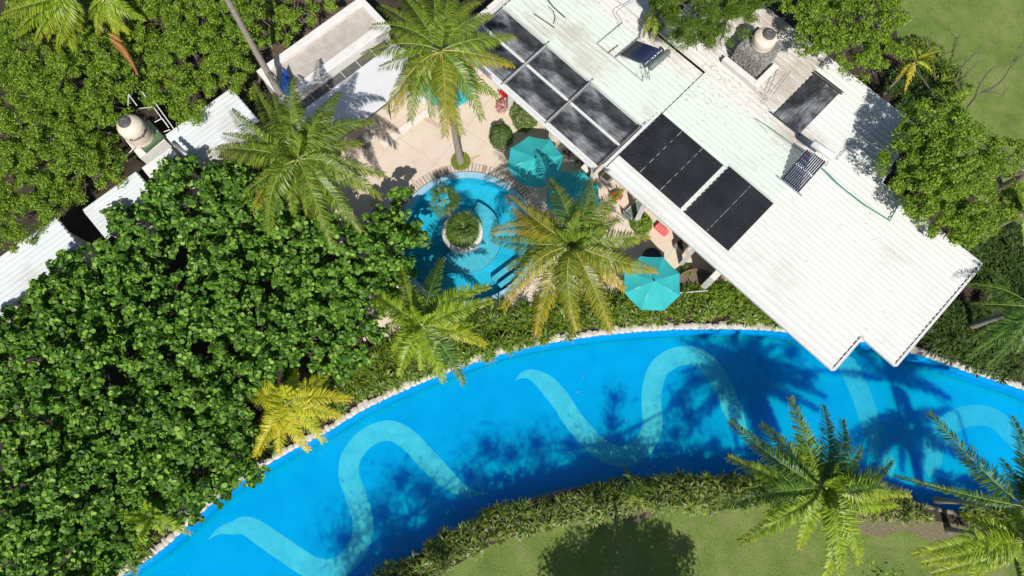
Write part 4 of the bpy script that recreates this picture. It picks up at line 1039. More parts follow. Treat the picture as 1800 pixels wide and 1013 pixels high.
# ------------------------------------------------------------------ palms
def frond_mesh(base, tip, arch, ll, nl=64, w=.045, droop=.5, lift=.15, yel=0., sweep=(25, 62), rach=.028, seed=0, stem=.1, plume=0., yedge=0.):
    r = np.random.default_rng(seed); base = Vector(base); tip = Vector(tip)
    L = (tip-base).length; side0 = (tip-base).cross(Vector((0, 0, 1)))
    side0 = side0.normalized() if side0.length > 1e-3 else Vector((1, 0, 0))
    c1 = base.lerp(tip, .42)+Vector((0, 0, arch))+side0*float(r.normal())*.10*L
    T = np.linspace(0, 1, 17); cur = [(1-t)**2*base+2*t*(1-t)*c1+t*t*tip for t in T]
    m = MB(); m.tube(cur, [rach*(1.15-.95*t) for t in T], 4)
    V = [v for v in m.v]; F = list(m.f); nr = len(F); Y = [yel*.5]*len(V)
    for s in (-1, 1):
        for k in range(nl):
            t = stem+(1-stem)*(k+r.uniform(-.3, .3)+.5)/nl; t = min(t, .995)
            p = (1-t)**2*base+2*t*(1-t)*c1+t*t*tip; tg = (2*(1-t)*(c1-base)+2*t*(tip-c1)).normalized()
            S = tg.cross(Vector((0, 0, 1))); S = (S if S.length > .05 else side0).normalized(); U = S.cross(tg).normalized()
            q = (t-stem)/(1-stem); prof = min(1., .45+2.6*q)*(1-.62*max(0, q-.35)/.65) * r.uniform(.78, 1.12)
            l = ll*prof; ph = math.radians(sweep[0]+(sweep[1]-sweep[0])*q+r.normal()*7)
            lf = lift+float(r.normal())*.08+plume*float(r.uniform(-1, 1))
            d = (S*s*math.cos(ph)+tg*math.sin(ph)+U*lf).normalized()
            d2 = (d+Vector((0, 0, -droop*r.uniform(.7, 1.3)))).normalized()
            d3 = (d2+Vector((0, 0, -droop*.8))).normalized()
            a = p+d*(l*.38); b = a+d2*(l*.34); e = b+d3*(l*.28)
            wd = tg*(w*.5)+U*(w*.12*s); wd2 = wd*.85
            i = len(V); V += [tuple(p-wd*.6), tuple(p+wd*.6), tuple(a-wd), tuple(a+wd), tuple(b-wd2), tuple(b+wd2), tuple(e)]
            F += [(i, i+1, i+3, i+2), (i+2, i+3, i+5, i+4), (i+4, i+5, i+6)]
            yy = yel*(.4+.9*q)+yedge*max(0, q-.55)*2
            yv = [min(1, max(0, yy*z-.05+float(r.normal())*.05)) for z in (.35, .35, .6, .6, 1.0, 1.0, 1.5)]; Y += yv
    return V, F, Y, nr
def palm(name, lab, cpx, z, tips, cat='palm tree', base=None, group=None, mat='coco', ll=1.0, nl=80, w=.07, droop=.45, lift=.1, inner=5, lean=True,
         yel=.12, trunk=(.17, .11), arch=.7, drop=1.2, plume=0., coconuts=0, sweep=(20, 52), yedge=.15, rach=.028, stem=.1, crownshaft=False):
    c = P(*cpx, z); b = P(*base, 0) if base else Vector((c.x, c.y, 0))
    t = thing(name, lab, cat, b, group)
    if trunk:
        n = 14; pts = []; rr = []
        for k in range(n+1):
            f = k/n; bow = math.sin(f*math.pi)*.15
            pts.append(Vector((b.x+(c.x-b.x)*f+bow*(-.3), b.y+(c.y-b.y)*f*f**.2, (z-.15)*f))); rr.append(trunk[0]*(1-f)+trunk[1]*f+(.08*(1-f)**6))
        m = MB(); m.tube(catmull(pts, 3), [rr[min(i//3, n)]*(1+.05*(i % 3 == 0)) for i in range(n*3+1)], 12); m.build('trunk', 'trunk', t, True)
        if crownshaft:
            m = MB(); m.tube([pts[-1]+Vector((0, 0, -.1)), c+Vector((0, 0, .35))], [trunk[1]*1.2, trunk[1]*.8], 10); m.build('crownshaft', 'rachis', t, True)
    k = 0
    for tp in tips:
        tx, ty = tp[0], tp[1]; o_ = tp[2] if len(tp) > 2 else {}
        dr = o_.get('drop', drop*rnd.uniform(.75, 1.2)); ar = o_.get('arch', arch*rnd.uniform(.8, 1.2))
        tpw = P(tx, ty, max(.3, z-dr)); ye = o_.get('y', yel*rnd.uniform(.1, 1.2))*.8
        b0 = P(*o_['from'], z-o_.get('fdrop', .1)) if 'from' in o_ else c+(tpw-c).normalized()*.08
        L = (tpw-b0).length; sc = min(1.15, max(.35, L/3.4))
        V, F, Y, nr = frond_mesh(b0, tpw, ar*sc, o_.get('ll', ll*(.55+.45*sc)), int(nl*min(1.1, max(.45, sc))), w, o_.get('droop', droop), lift, ye, sweep, rach, seed=hash((int(tx), int(ty))) % 9999, plume=plume, yedge=o_.get('ye', yedge), stem=o_.get('stem', stem))
        mats = [M[o_.get('mat', mat)], M['rachis_y' if ye > .25 else 'rachis']]
        mk('frond', V, F, None, t, attr=Y, mats=mats, midx=[1]*nr+[0]*(len(F)-nr)); k += 1
    for k in range(inner):
        a = rnd.uniform(0, 6.28); q = c+Vector((math.cos(a)*rnd.uniform(.5, 1.1), math.sin(a)*rnd.uniform(.5, 1.1), rnd.uniform(.7, 1.3)))
        V, F, Y, nr = frond_mesh(c, q, .2, ll*.55, int(nl*.5), w, .25, .4, 0, (35, 70), rach, seed=k+int(c.x*100) % 97, plume=plume*.5)
        mk('young_frond', V, F, None, t, attr=Y, mats=[M[mat], M['rachis']], midx=[1]*nr+[0]*(len(F)-nr))
    for k in range(coconuts):
        a = k*2*math.pi/max(1, coconuts)+.3; m = MB(); m.lathe(c+Vector((.22*math.cos(a), .22*math.sin(a), -.42)), [(.03, 0), (.09, .05), (.115, .13), (.09, .22), (.02, .26)], 10)
        m.build('coconut', 'rachis_y', t, True)
    return t

palm('coconut_palm', 'coconut palm growing from the round green bed on the beige terrace', (775, 88), 10.3,
     [(636, 97), (668, 118), (679, 192, {'y': .45}), (692, 198, {'y': .5}), (721, 212), (760, 203), (783, 238, {'y': .55}), (812, 235, {'y': .35}), (848, 208), (874, 168), (900, 112, {'y': .4}), (902, 62), (862, 25), (838, 2),
      (800, -35), (765, -45), (722, -30), (668, 10), (655, 45), (700, -15), (745, 150, {'drop': 2}), (830, 120, {'drop': .6})],
     base=(810, 286), coconuts=6, yel=.1, drop=1.5, arch=1.0, ll=1.0, nl=110, w=.046, droop=1.05, group='coconut palms of the garden')
palm('coconut_palm', 'dark green coconut palm between the parapet building and the thicket', (524, 278), 9.0,
     [(407, 194), (444, 146), (478, 165), (512, 140, {'arch': 1.2, 'drop': .2}), (594, 163), (654, 212), (676, 306), (668, 344), (636, 407), (585, 434), (540, 380, {'drop': 2.0}), (515, 376), (474, 414), (444, 371, {'y': .4}), (425, 345),
      (382, 259), (392, 237), (366, 266, {'y': .3}), (560, 200, {'drop': -.2}), (632, 250), (612, 372)],
     base=(545, 345), coconuts=3, yel=.05, drop=1.4, arch=1.0, ll=1.0, nl=110, w=.046, droop=1.05, group='coconut palms of the garden')
palm('coconut_palm', 'yellow tipped coconut palm beside the round pool and the middle parasol', (1006, 430), 8.0,
     [(866, 420), (866, 405, {'y': .8}), (893, 344, {'y': .75}), (897, 370, {'y': .2}), (965, 315), (1036, 318), (1092, 332), (1140, 414), (1153, 474, {'y': .4}), (1098, 507, {'y': .75}), (1076, 581, {'y': .5}), (1015, 580, {'y': .35}), (943, 590, {'y': .65}),
      (884, 543, {'y': .55}), (893, 470), (1086, 384), (1058, 540), (1014, 372, {'drop': -.3}), (960, 400, {'drop': 0}), (1060, 400, {'drop': -.1})],
     base=(1000, 505), coconuts=5, yel=.12, drop=1.3, arch=.9, ll=.98, nl=110, w=.046, droop=.85, yedge=.3, group='coconut palms of the garden')
palm('coconut_palm', 'very tall palm with bare grey leaning trunk crossing the parapet building', (372, -52), 11.5,
     [(300, -60), (330, -120), (400, -140), (440, -70), (330, 0, {'drop': 2.4}), (420, -20, {'drop': 2}), (380, -150)], base=(530, 225), trunk=(.20, .13), group='coconut palms of the garden')
PK = dict(mat='royal', ll=.68, nl=96, w=.056, droop=.35, lift=.2, plume=.38, sweep=(14, 42), group='plumed palms of the garden', crownshaft=True, trunk=(.12, .08), inner=8)
palm('plumed_palm', 'bright green palm between the round pool and the river pool bank', (742, 572), 5.5,
     [(650, 510), (652, 533), (706, 476), (776, 455, {'mat': 'dark_royal'}), (859, 503), (864, 528), (853, 607, {'y': .5}), (815, 675, {'mat': 'dark_royal'}), (780, 670), (702, 660), (690, 620), (800, 640), (715, 512), (792, 508), (830, 572), (682, 572), (742, 650), (775, 628), (720, 625)], yel=.15, yedge=.15, **PK)
palm('plumed_palm', 'yellow palm on the bank where the thicket meets the river pool', (505, 706), 4.6,
     [(422, 691), (448, 651), (584, 647), (617, 702), (600, 733), (569, 777), (543, 792), (492, 799), (449, 803), (520, 650, {'drop': .3}), (470, 670), (550, 690), (520, 760), (465, 745), (570, 735)], yel=.5, yedge=.3, **{**PK, 'mat': 'yellow_palm'})
palm('plumed_palm', 'yellow green palm peeking from under the thicket at the lower left bank', (268, 905), 3.8,
     [(335, 938), (300, 862), (205, 925), (228, 985), (218, 880), (255, 862), (290, 940), (240, 965)], yel=.3, **{**PK, 'll': .55})
palm('plumed_palm', 'large green palm on the lower bank in front of the dark hedge', (1447, 858), 6.2,
     [(1283, 742, {'mat': 'dark_royal'}), (1279, 803), (1338, 746), (1389, 700), (1446, 712, {'mat': 'dark_royal'}), (1480, 738, {'mat': 'dark_royal'}), (1513, 784), (1568, 808, {'mat': 'dark_royal'}), (1600, 868), (1541, 890), (1512, 990), (1450, 1015), (1478, 1012), (1303, 952), (1263, 892, {'mat': 'dark_royal'}), (1400, 890, {'drop': 2}), (1330, 835), (1345, 905), (1400, 772, {'mat': 'dark_royal'}), (1542, 838), (1500, 940), (1405, 965), (1575, 885), (1475, 960), (1360, 790, {'mat': 'dark_royal'})], base=(1440, 890), yel=.2, drop=1.5, arch=.9, yedge=.3, **PK)
palm('plumed_palm', 'dark fronded palm at the right photo edge reaching over the pool', (1800, 890), 6.5,
     [(1632, 724, {'mat': 'dark_royal', 'arch': .6}), (1572, 836, {'mat': 'dark_royal', 'll': .35}), (1778, 732, {'mat': 'dark_royal'}), (1758, 806), (1790, 800), (1860, 800), (1900, 900), (1840, 980)], yel=.05, drop=1.0, arch=.8, **PK)
palm('plumed_palm', 'bright green palm in the bottom right corner', (1800, 950), 5.5,
     [(1605, 975), (1620, 990), (1720, 970), (1690, 985), (1740, 1000), (1730, 920), (1640, 1008), (1700, 1030), (1745, 870), (1690, 905), (1780, 1050), (1900, 1000), (1850, 880)], yel=.25, yedge=.3, drop=1.2, **PK)
palm('plumed_palm', 'dark green palm at the right photo edge beside the roof corner', (1815, 540), 5.5,
     [(1702, 500), (1706, 535), (1712, 592), (1700, 628), (1735, 645), (1776, 450), (1830, 640), (1730, 470), (1790, 620), (1760, 590)], mat='dark_royal', ll=.75, nl=74, w=.045, droop=.5, lift=.15, plume=.2, drop=1.3, group='plumed palms of the garden')
palm('plumed_palm', 'shaded palm beyond the rounded tree at the right photo edge', (1800, 375), 4.6, [(1735, 330), (1745, 365), (1740, 390), (1780, 310), (1820, 310), (1800, 430)], mat='royal', ll=.5, group='plumed palms of the garden')
palm('plumed_palm', 'arching palm over the grove in the top left corner', (125, -10), 7.5,
     [(5, 25), (40, 50), (62, 72), (100, 82), (140, 55), (20, 0), (130, 90, {'drop': 2}), (200, -60), (82, 66, {'y': .35}), (25, 62), (118, 70)], mat='royal', ll=1.0, nl=96, droop=.7, yel=.25, group='plumed palms of the garden')
palm('plumed_palm', 'palm with hanging brown dead fronds over the upper left grove', (185, -5), 7.2,
     [(205, 62, {'y': .4}), (252, 32), (150, 35), (240, -30), (225, 55, {'y': .3}), (170, 60),
      (242, 132, {'mat': 'dead', 'y': 1.0, 'drop': 2.0, 'll': .3, 'from': (192, 68), 'fdrop': 1.2}), (226, 100, {'mat': 'dead', 'y': 1.0, 'drop': 1.9, 'll': .3, 'from': (190, 60), 'fdrop': 1.2})], mat='royal', ll=.9, nl=90, droop=.7, yel=.3, group='plumed palms of the garden')
palm('small_palm', 'small palm leaning against the dark tube collector at the top', (1150, 22), 5.2, [(1130, 65), (1128, 40), (1150, 70), (1165, 55), (1175, 20), (1140, 0), (1160, -20)], cat='palm tree', mat='coco', ll=.5, yel=.3, trunk=(.08, .06))
palm('small_palm', 'small palm with orange yellow fronds behind the roof notch tree', (1610, 108), 3.4, [(1572, 108, {'y': .8}), (1590, 165, {'y': .85}), (1628, 95, {'y': .7}), (1600, 80), (1640, 130), (1575, 140, {'y': .7})], mat='yellow_palm', ll=.4, nl=40, trunk=(.07, .05))
palm('small_palm', 'small green palm with yellow lower fronds among the bare branches', (1665, 180), 3.2, [(1645, 195, {'y': .7}), (1690, 190, {'y': .8}), (1710, 155), (1640, 160), (1672, 140), (1700, 215), (1650, 215)], mat='royal', ll=.4, nl=40, trunk=(.07, .05))
palm('small_palm', 'thin young palm rising from the lower hedge', (1112, 850), 2.2, [(1092, 815, {'mat': 'dark_royal'}), (1120, 880), (1095, 880), (1140, 870), (1135, 900), (1105, 890)], mat='lime', ll=.35, nl=34, trunk=(.05, .04), drop=.7)
# island plants
def fan_palm(lab, cpx, z, r, n, mat, base=None, group=None, parent_name='fan_palm'):
    c = P(*cpx, z); b = P(*base, .12) if base else Vector((c.x, c.y, .12)); t = thing(parent_name, lab, 'palm tree', b, group)
    m = MB(); m.tube([b, b.lerp(c, .5)+Vector((-.05, 0, .1)), c], [.06, .05, .05], 8); m.build('trunk', 'trunk', t)
    for k in range(n):
        a = k*2.4+rnd.uniform(-.2, .2); el = rnd.uniform(-.2, 1.35); h = c+Vector((math.cos(a)*math.cos(el), math.sin(a)*math.cos(el), math.sin(el)))*r*rnd.uniform(.3, .5)
        V = []; F = []; dirp = (h-c).normalized()
        mm = MB(); mm.tube([c, h], .012, 4); V += mm.v; F += mm.f; nr = len(F)
        S = dirp.cross(Vector((0, 0, 1))).normalized()
        for q in range(17):
            th = math.radians(-105+210*q/16); d = (dirp*math.cos(th)+S*math.sin(th)).normalized(); l = r*.55*(1-.25*abs(th)/2)
            e = h+d*l+Vector((0, 0, -l*.3*rnd.uniform(.6, 1.3))); mid = h+d*l*.55+Vector((0, 0, .02)); sd = d.cross(Vector((0, 0, 1))).normalized()*.025
            i = len(V); V += [tuple(h), tuple(mid-sd), tuple(e), tuple(mid+sd)]; F.append((i, i+1, i+2, i+3))
        mk('fan_leaf', V, F, None, t, attr=[0]*len(V), mats=[M[mat], M['rachis']], midx=[1]*nr+[0]*(len(F)-nr))
    return t
fan_palm('small fan palm leaning out of the island planter over the blue water', (780, 352), 2.2, 1.2, 14, 'fan_deep2', base=(803, 400))
fan_palm('denser fan palm standing upright in the centre of the island planter', (815, 398), 1.3, 1.25, 20, 'fan_deep2', base=(813, 408))
gt = thing('grass_tuft', 'dark green grass tuft spilling over the island planter wall', 'plant', (ICN.x, ICN.y, .12))
V = []; F = []
for k in range(1200):
    a = rnd.uniform(0, 6.283); r0 = rnd.uniform(0, .7); l = rnd.uniform(.3, .6); s = ICN+Vector((r0*math.cos(a), r0*math.sin(a), .13)); a += rnd.uniform(-.5, .5)
    d = Vector((math.cos(a), math.sin(a), 0)); mid = s+d*l*.4+Vector((0, 0, l*.75)); e = s+d*l*1.05+Vector((0, 0, l*.45)); sd = Vector((-d.y, d.x, 0))*.018
    i = len(V); V += [tuple(s-sd), tuple(s+sd), tuple(mid+sd), tuple(mid-sd), tuple(e)]; F += [(i, i+1, i+2, i+3), (i+3, i+2, i+4)]
o = mk('blades', V, F, 'fine_dark', gt); o['kind'] = 'stuff'

# ------------------------------------------------------------------ hedges of fan-leaved clumps
def rosette_template(seed, nb=15, l=.36, w=.035):
    r = random.Random(seed); V = []; F = []; Y = []
    for k in range(nb):
        a = k*2.399+r.uniform(-.3, .3); el = r.uniform(.0, .9); ll = l*r.uniform(.75, 1.15)
        d = Vector((math.cos(a)*math.cos(el), math.sin(a)*math.cos(el), math.sin(el))); sd = Vector((-math.sin(a), math.cos(a), 0))*w*.5
        mid = d*ll*.55; e = d*ll+Vector((0, 0, -.22*ll)); i = len(V)
        V += [tuple(sd*.3), tuple(-sd*.3), tuple(mid-sd), tuple(mid+sd), tuple(e)]; F += [(i, i+1, i+2, i+3), (i+3, i+2, i+4)]; Y += [0, 0, .03, .03, .5]  # last value pales the blade end, painting in sunlit tips
    return V, F, Y
def shrub_mesh(seed, R_=.55, H_=.85, n=13, mat='fan', l=.36, w=.035):
    r = random.Random(seed); V = []; F = []; Y = []
    for k in range(n):
        v, f, y = rosette_template(seed*31+k, 14, l, w); a = r.uniform(0, 6.28); q = R_*math.sqrt(r.random()); h = H_*(1-.35*(q/R_)**2)*r.uniform(.75, 1.1)
        tl = Matrix.Rotation(q/R_*.6, 3, Vector((-math.sin(a), math.cos(a), 0))); c = Vector((q*math.cos(a), q*math.sin(a), h)); i = len(V)
        V += [tuple(tl @ Vector(x)+c) for x in v]; F += [tuple(j+i for j in ff) for ff in f]; Y += y
        m = MB(); m.tube([Vector((c.x*.5, c.y*.5, 0)), c], .012, 4, False); i = len(V); V += m.v; F += [tuple(j+i for j in ff) for ff in m.f]; Y += [0]*len(m.v)
    me = D.meshes.new('fan_shrub'); me.from_pydata(V, [], F); a = me.attributes.new('yel', 'FLOAT', 'POINT'); a.data.foreach_set('value', Y); me.materials.append(M[mat]); return me
SHA = [shrub_mesh(k, .55, .85, 7, 'fan', .50, .075) for k in range(6)]; SHB = [shrub_mesh(k+10, .5, .85, 5, 'fan_dark', .50, .075) for k in range(6)]
def hedge(line, width, meshes, step, lab, group, cat='shrub', sc=(.85, 1.2), where=None):
    L = catmull([P(x, y, 0) for x, y in line], 6); d = [0]
    for a, b in zip(L, L[1:]): d.append(d[-1]+(b-a).length)
    s = 0
    while s < d[-1]:
        j = min(len(L)-2, max(0, int(np.searchsorted(d, s))-1)); t = (L[j+1]-L[j]).normalized(); p = L[j]+t*(s-d[j]); nrm = Vector((-t.y, t.x, 0))
        wd = width(s/d[-1]) if callable(width) else width; n = max(1, round(wd/.62))
        for k in range(n):
            c = p+nrm*((k+.5)/n-.5)*wd+Vector((rnd.uniform(-.12, .12), rnd.uniform(-.12, .12), 0))
            o = D.objects.new('fan_shrub', rnd.choice(meshes)); COL.objects.link(o); o.location = (c.x, c.y, 0)
            o.rotation_euler = (0, 0, rnd.uniform(0, 6.28)); q = rnd.uniform(*sc); o.scale = (q, q, q*rnd.uniform(.85, 1.1)); tag(o, lab if not where else lab+' '+where[min(len(where)-1, int(s/d[-1]*len(where)))], cat, group)
        s += step
hedge([(605, 684), (676, 648), (756, 618), (846, 592), (946, 567), (1050, 551), (1150, 544), (1250, 541), (1330, 546), (1400, 560)], lambda q: 1.6+.7*math.sin(q*6), SHA, .62,
      'bright fan leaved shrub on the upper bank', 'fan leaved shrubs planted along the upper bank',
      where=['between yellow palm and thicket', 'around the plumed palm', 'below the round pool', 'below the yellow tipped coconut palm', 'below the lone parasol', 'beside the long roof'])
hedge([(640, 1060), (700, 1018), (760, 985), (830, 945), (900, 915), (980, 893), (1080, 875), (1180, 866), (1300, 864), (1380, 868), (1480, 880), (1560, 895), (1615, 905)], lambda q: 1.5-.6*q, SHB, .56,
      'dark pale-tipped shrub in the lower hedge', 'fan leaved shrubs of the lower hedge',
      where=['at the bottom edge of the photo', 'where it curves along the lawn', 'left of the thin young palm', 'right of the thin young palm', 'under the large lower palm', 'at its right end'])
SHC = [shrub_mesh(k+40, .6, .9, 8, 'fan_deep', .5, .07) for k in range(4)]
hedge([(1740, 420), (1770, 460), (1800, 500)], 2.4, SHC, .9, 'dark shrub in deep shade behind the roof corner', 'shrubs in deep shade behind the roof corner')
hedge([(1190, 525), (1260, 525), (1330, 535), (1390, 550)], .9, SHA, .6, 'bright shrub between the terrace rail and the long roof', 'shrubs beside the terrace rail')
hedge([(470, 745), (540, 735), (600, 705)], .9, SHA, .6, 'bright shrub behind the yellow palm on the bank', 'shrubs behind the yellow palm')
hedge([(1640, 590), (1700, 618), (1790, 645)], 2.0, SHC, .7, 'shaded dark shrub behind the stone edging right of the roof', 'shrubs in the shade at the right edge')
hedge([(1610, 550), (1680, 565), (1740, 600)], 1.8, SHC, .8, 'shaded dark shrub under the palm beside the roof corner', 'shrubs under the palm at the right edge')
hedge([(230, 980), (270, 940)], .8, SHA, .6, 'small bright shrub beside the pool edging at the lower left', 'shrubs at the lower left edging')
hedge([(425, 780), (450, 800), (490, 770)], .8, SHA, .6, 'bright shrub at the foot of the yellow palm', 'shrubs at the foot of the yellow palm')
hedge([(1450, 905), (1500, 915)], .4, SHB, .5, 'low shrub at the foot of the large lower palm', 'shrubs at the foot of the lower palm')
hedge([(1690, 905), (1760, 912), (1850, 925)], 1.0, SHB, .6, 'dark shrub at the pool edge in the lower right', 'shrubs at the lower right pool edge')

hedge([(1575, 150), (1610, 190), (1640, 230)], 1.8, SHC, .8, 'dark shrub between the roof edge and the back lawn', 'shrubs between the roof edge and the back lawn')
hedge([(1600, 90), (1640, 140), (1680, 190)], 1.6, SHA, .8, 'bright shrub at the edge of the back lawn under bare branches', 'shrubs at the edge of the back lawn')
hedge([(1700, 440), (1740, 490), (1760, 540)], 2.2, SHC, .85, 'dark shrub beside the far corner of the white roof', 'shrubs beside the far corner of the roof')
# single bushes
def bush(lab, px, r, h, mat, leaf=.05, n=3500, cat='bush', name='bush', z0=0., flat=.5):
    c = P(*px, h*.5); t = thing(name, lab, cat, (c.x, c.y, z0))
    q = rng.normal(size=(n, 3)); q /= np.linalg.norm(q, axis=1, keepdims=True); q[:, 2] = np.abs(q[:, 2])
    rad = (1+.06*np.sin(q[:, :1]*9)+.05*np.sin(q[:, 1:2]*11))*rng.uniform(.9, 1.03, size=(n, 1))
    pos = np.array([c.x, c.y, z0])+q*np.array([r, r, h])*rad
    leaves('foliage', pos, q+rng.normal(size=(n, 3))*flat, leaf*rng.uniform(.6, 1.2, n), LEAF_DIA, mat, t)
    m = MB(); m.tube([Vector((c.x, c.y, z0)), Vector((c.x, c.y, z0+h*.8))], .04, 6); m.build('stem', 'bark', t); return t
bush('clipped round dark green bush at the corner of the terrace', (880, 236), .72, 1.3, 'box', .045, 5500, flat=.35)
bush('pale leafy shrub between the clipped bush and the eave', (922, 205), .75, 1.1, 'bright', .11, 1500, flat=.9)
bush('shrub with silvery leaves next to the flower pot', (905, 195), .35, 1.0, 'bright', .09, 500, flat=.9)
bush('pot plant with white red and blue flowers under the eave', (882, 186), .38, .8, 'flower', .07, 420, cat='flowers', flat=.9)
bush('dark leafy plant with rusty leaves beside the green lounger', (1128, 392), .62, .9, 'fine', .10, 900, flat=.9)
bush('glossy plant in the shade above the grey planter corner', (1208, 478), .42, .6, 'fine', .12, 240, flat=.9)
bush('bright clump of leaves at the end of the terrace under the roof edge', (1265, 522), .95, 1.3, 'fine', .10, 2600, flat=.8)
t = thing('palm_bed', 'round lime green planting bed around the terrace palm', 'planting bed', P(810, 285, 0))
pc = P(810, 285, 0); annulus('kerb', pc, .52, .60, 0, 2*math.pi, .0, .12, 'joint', t, 28)
n = 2600; a = rng.uniform(0, 6.283, n); r_ = .55*np.sqrt(rng.uniform(.04, 1, n)); pos = np.stack([pc.x+r_*np.cos(a), pc.y+r_*np.sin(a), .12+.10*rng.random(n)], 1)
leaves('ground_cover', pos, rng.normal(size=(n, 3))*.5+np.array([0, 0, 1]), .045*rng.uniform(.6, 1.2, n), LEAF_DIA, 'lime', t)

# bare tree
def bare(lab, base, polys, z):
    b = P(*base, 0); t = thing('bare_tree', lab, 'bare tree', b, 'leafless branches over the back lawn')
    for pts in polys:
        m = MB(); L = [P(x, y, zz) for x, y, zz in pts]; n = len(L); m.tube(catmull(L, 3), list(np.linspace(pts[0][2]*.0+.06, .012, (n-1)*3+1)), 6); m.build('branch', 'deadwood', t)
        for k in range(6):
            i = rnd.randrange(1, n); e = L[i]+Vector((rnd.uniform(-.7, .7), rnd.uniform(-.2, .9), rnd.uniform(0, .4))); mm = MB(); mm.tube([L[i], L[i].lerp(e, .5)+Vector((.05, 0, .05)), e], [.02, .013, .006], 4); mm.build('twig', 'deadwood', t)
bare('leafless branching tree leaning over the back lawn', (1690, 195), [[(1700, 190, 2), (1715, 170, 3), (1725, 163, 3.3), (1750, 163, 3.6), (1762, 170, 3.6)], [(1715, 170, 3), (1722, 150, 3.6), (1745, 120, 4), (1782, 110, 4)],
     [(1725, 163, 3.3), (1755, 148, 3.6), (1775, 120, 3.8), (1790, 85, 4)], [(1690, 195, .1), (1680, 150, 2.4), (1690, 120, 3), (1712, 95, 3.4), (1725, 80, 3.5)], [(1680, 150, 2.4), (1700, 130, 3), (1720, 108, 3.4)]], 3)
bare('pair of thin bare grey trunks beside the yellow fronds', (1650, 190), [[(1650, 190, .1), (1630, 150, 2), (1610, 125, 3), (1600, 108, 3.4)], [(1645, 150, .5), (1640, 110, 2.6), (1633, 85, 3), (1635, 60, 3.4)]], 3)
bare('bare pale branches beside the parapet building', (590, 60), [[(560, 50, .5), (545, 30, 2.5), (535, 5, 3.2)], [(545, 52, .5), (520, 42, 2.4), (480, 25, 3)], [(530, 45, 1), (510, 20, 2.6), (500, 5, 3)]], 3)

# fallen leaves on roof, lawn and terrace (too many to count)
def litter(name, pts, size, mat, lab):
    pos = np.array([tuple(p) for p in pts]); n = len(pos)
    o = leaves('fallen_leaves', pos, rng.normal(size=(n, 3))*.25+np.array([0, 0, 1]), size*rng.uniform(.5, 1.4, n), LEAF_DIA, mat, None); tag(o, lab, 'fallen leaves')
litter('a', [R(rnd.gauss(-1, 3.2), rnd.gauss(7.4, .8), 3.72) for _ in range(260)]+[R(rnd.uniform(.5, 17.5), rnd.uniform(2.6, 9.6), 3.72) for _ in range(110)]+[R(rnd.uniform(0, 4.5), rnd.uniform(8.6, 9.2), 3.78) for _ in range(90)], .035, 'dead', 'brown leaf litter lying on the dirty valley of the white roof')
litter('b', [P(rnd.uniform(820, 1750), rnd.uniform(900, 1040), .02) for _ in range(420)], .04, 'dead', 'brown fallen leaves scattered on the lower lawn')
litter('c', [P(rnd.uniform(640, 900), rnd.uniform(190, 310), .07) for _ in range(90)], .04, 'dead', 'few fallen leaves on the beige terrace')
# floating leaves on the river pool
m0 = D.meshes.new('floating_leaf'); m0.from_pydata([(-.06, 0, 0), (0, -.035, .01), (.07, 0, 0), (0, .035, .01)], [], [(0, 1, 2, 3)]); m0.materials.append(M['dead'])
for x, y in ((1001, 795), (1040, 830), (1065, 776), (1101, 740), (1150, 821), (701, 967), (609, 1011), (1025, 664), (1015, 690)):
    p = P(x, y, WZ+.012); o = D.objects.new('floating_leaf', m0); COL.objects.link(o); o.location = p; o.rotation_euler = (0, 0, rnd.uniform(0, 6)); tag(o, 'tiny dark leaf floating on the blue river pool', 'leaf', 'leaves floating on the pool')

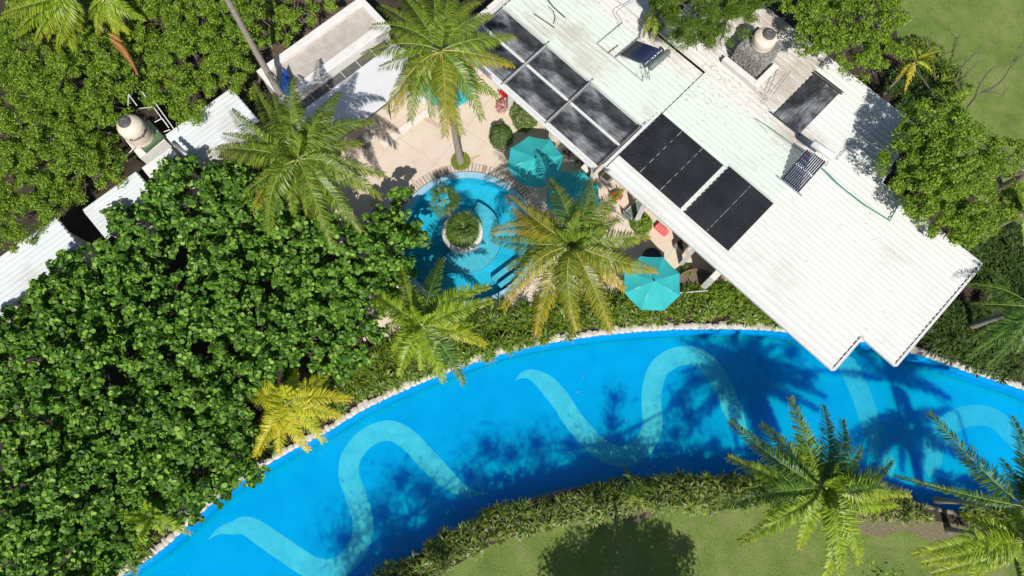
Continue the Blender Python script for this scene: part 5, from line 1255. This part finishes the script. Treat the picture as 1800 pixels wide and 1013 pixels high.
# ------------------------------------------------------------------ trees just south of the view; they throw the shade seen on pool and lawn
def shade_tree(lab, shadows, h, foot, name='tall_tree', soft=True):
    bl = [sun_caster(x, y, h+rnd.uniform(-.6, .6)) for x, y, r in shadows]
    cx = P(foot, 900, 0).x; cy = min(b.y for b in bl)-1.0
    mid_ = Vector((sum(b.x for b in bl)/len(bl), sum(b.y for b in bl)/len(bl), h-.5))
    t = thing(name, lab, 'tree', (cx, cy, 0), 'tall trees on the south side of the lawn')
    pos = []; nr = []
    for b, (x, y, r) in zip(bl, shadows):
        rm = r*PM(0); n = int((560 if soft else 1900)*rm*rm/2.2)+(60 if soft else 200); q = rng.normal(size=(n, 3)); q /= np.linalg.norm(q, axis=1, keepdims=True)
        pos.append(np.array(b)+q*np.array([rm, rm, rm*.5])*(np.abs(rng.normal(size=(n, 1)))*.62 if soft else rng.uniform(.2, 1.08, size=(n, 1)))); nr.append(rng.normal(size=(n, 3))+np.array([0, 0, .4]))
        m = MB(); f = mid_; m.tube([f, f.lerp(b, .5), b], [.07, .05, .02], 6); m.build('limb', 'bark', t)
    pos = np.concatenate(pos); nr = np.concatenate(nr); leaves('crown', pos, nr, .10*rng.uniform(.7, 1.2, len(pos)), LEAF_DIA, 'fine', t)
    m = MB(); m.tube([(cx, cy, 0), (cx+.05, cy, h*.45), (cx, cy, h*.92), mid_], [.20, .12, .06, .025], 8); m.build('trunk', 'bark', t)
shade_tree('tall tree south of the lawn shading the pool at the lower left', [(600, 985, 60), (665, 940, 65), (745, 895, 65), (620, 1040, 60), (690, 985, 50), (700, 875, 45), (860, 815, 48), (830, 868, 50), (770, 935, 45)], 13, 720)
shade_tree('tall tree south of the lawn shading the middle of the pool', [(950, 808, 45), (905, 830, 45), (1010, 812, 45), (1070, 808, 40), (1130, 812, 40), (960, 850, 35), (1040, 838, 30), (1090, 725, 30), (1085, 765, 28), (1200, 790, 48), (1210, 730, 40), (1270, 810, 35)], 13.5, 1105)
shade_tree('tall tree south of the lawn shading the pool below the long roof', [(1235, 690, 36), (1225, 760, 36), (1250, 610, 40), (1340, 630, 45), (1410, 640, 45), (1440, 690, 30)], 13.5, 1112)
shade_tree('tall tree south of the lawn shading the pool at the right', [(1550, 630, 36), (1600, 680, 30), (1660, 655, 36)], 15, 1790)
shade_tree('lower tree just south of the lawn whose shadow lies on the grass', [(1040, 985, 55), (1110, 965, 60), (1170, 990, 50), (1000, 1010, 50), (1110, 1040, 80), (985, 985, 22), (1105, 925, 14), (1055, 940, 20), (1160, 940, 22), (1200, 960, 18)], 7.5, 1110, soft=False)
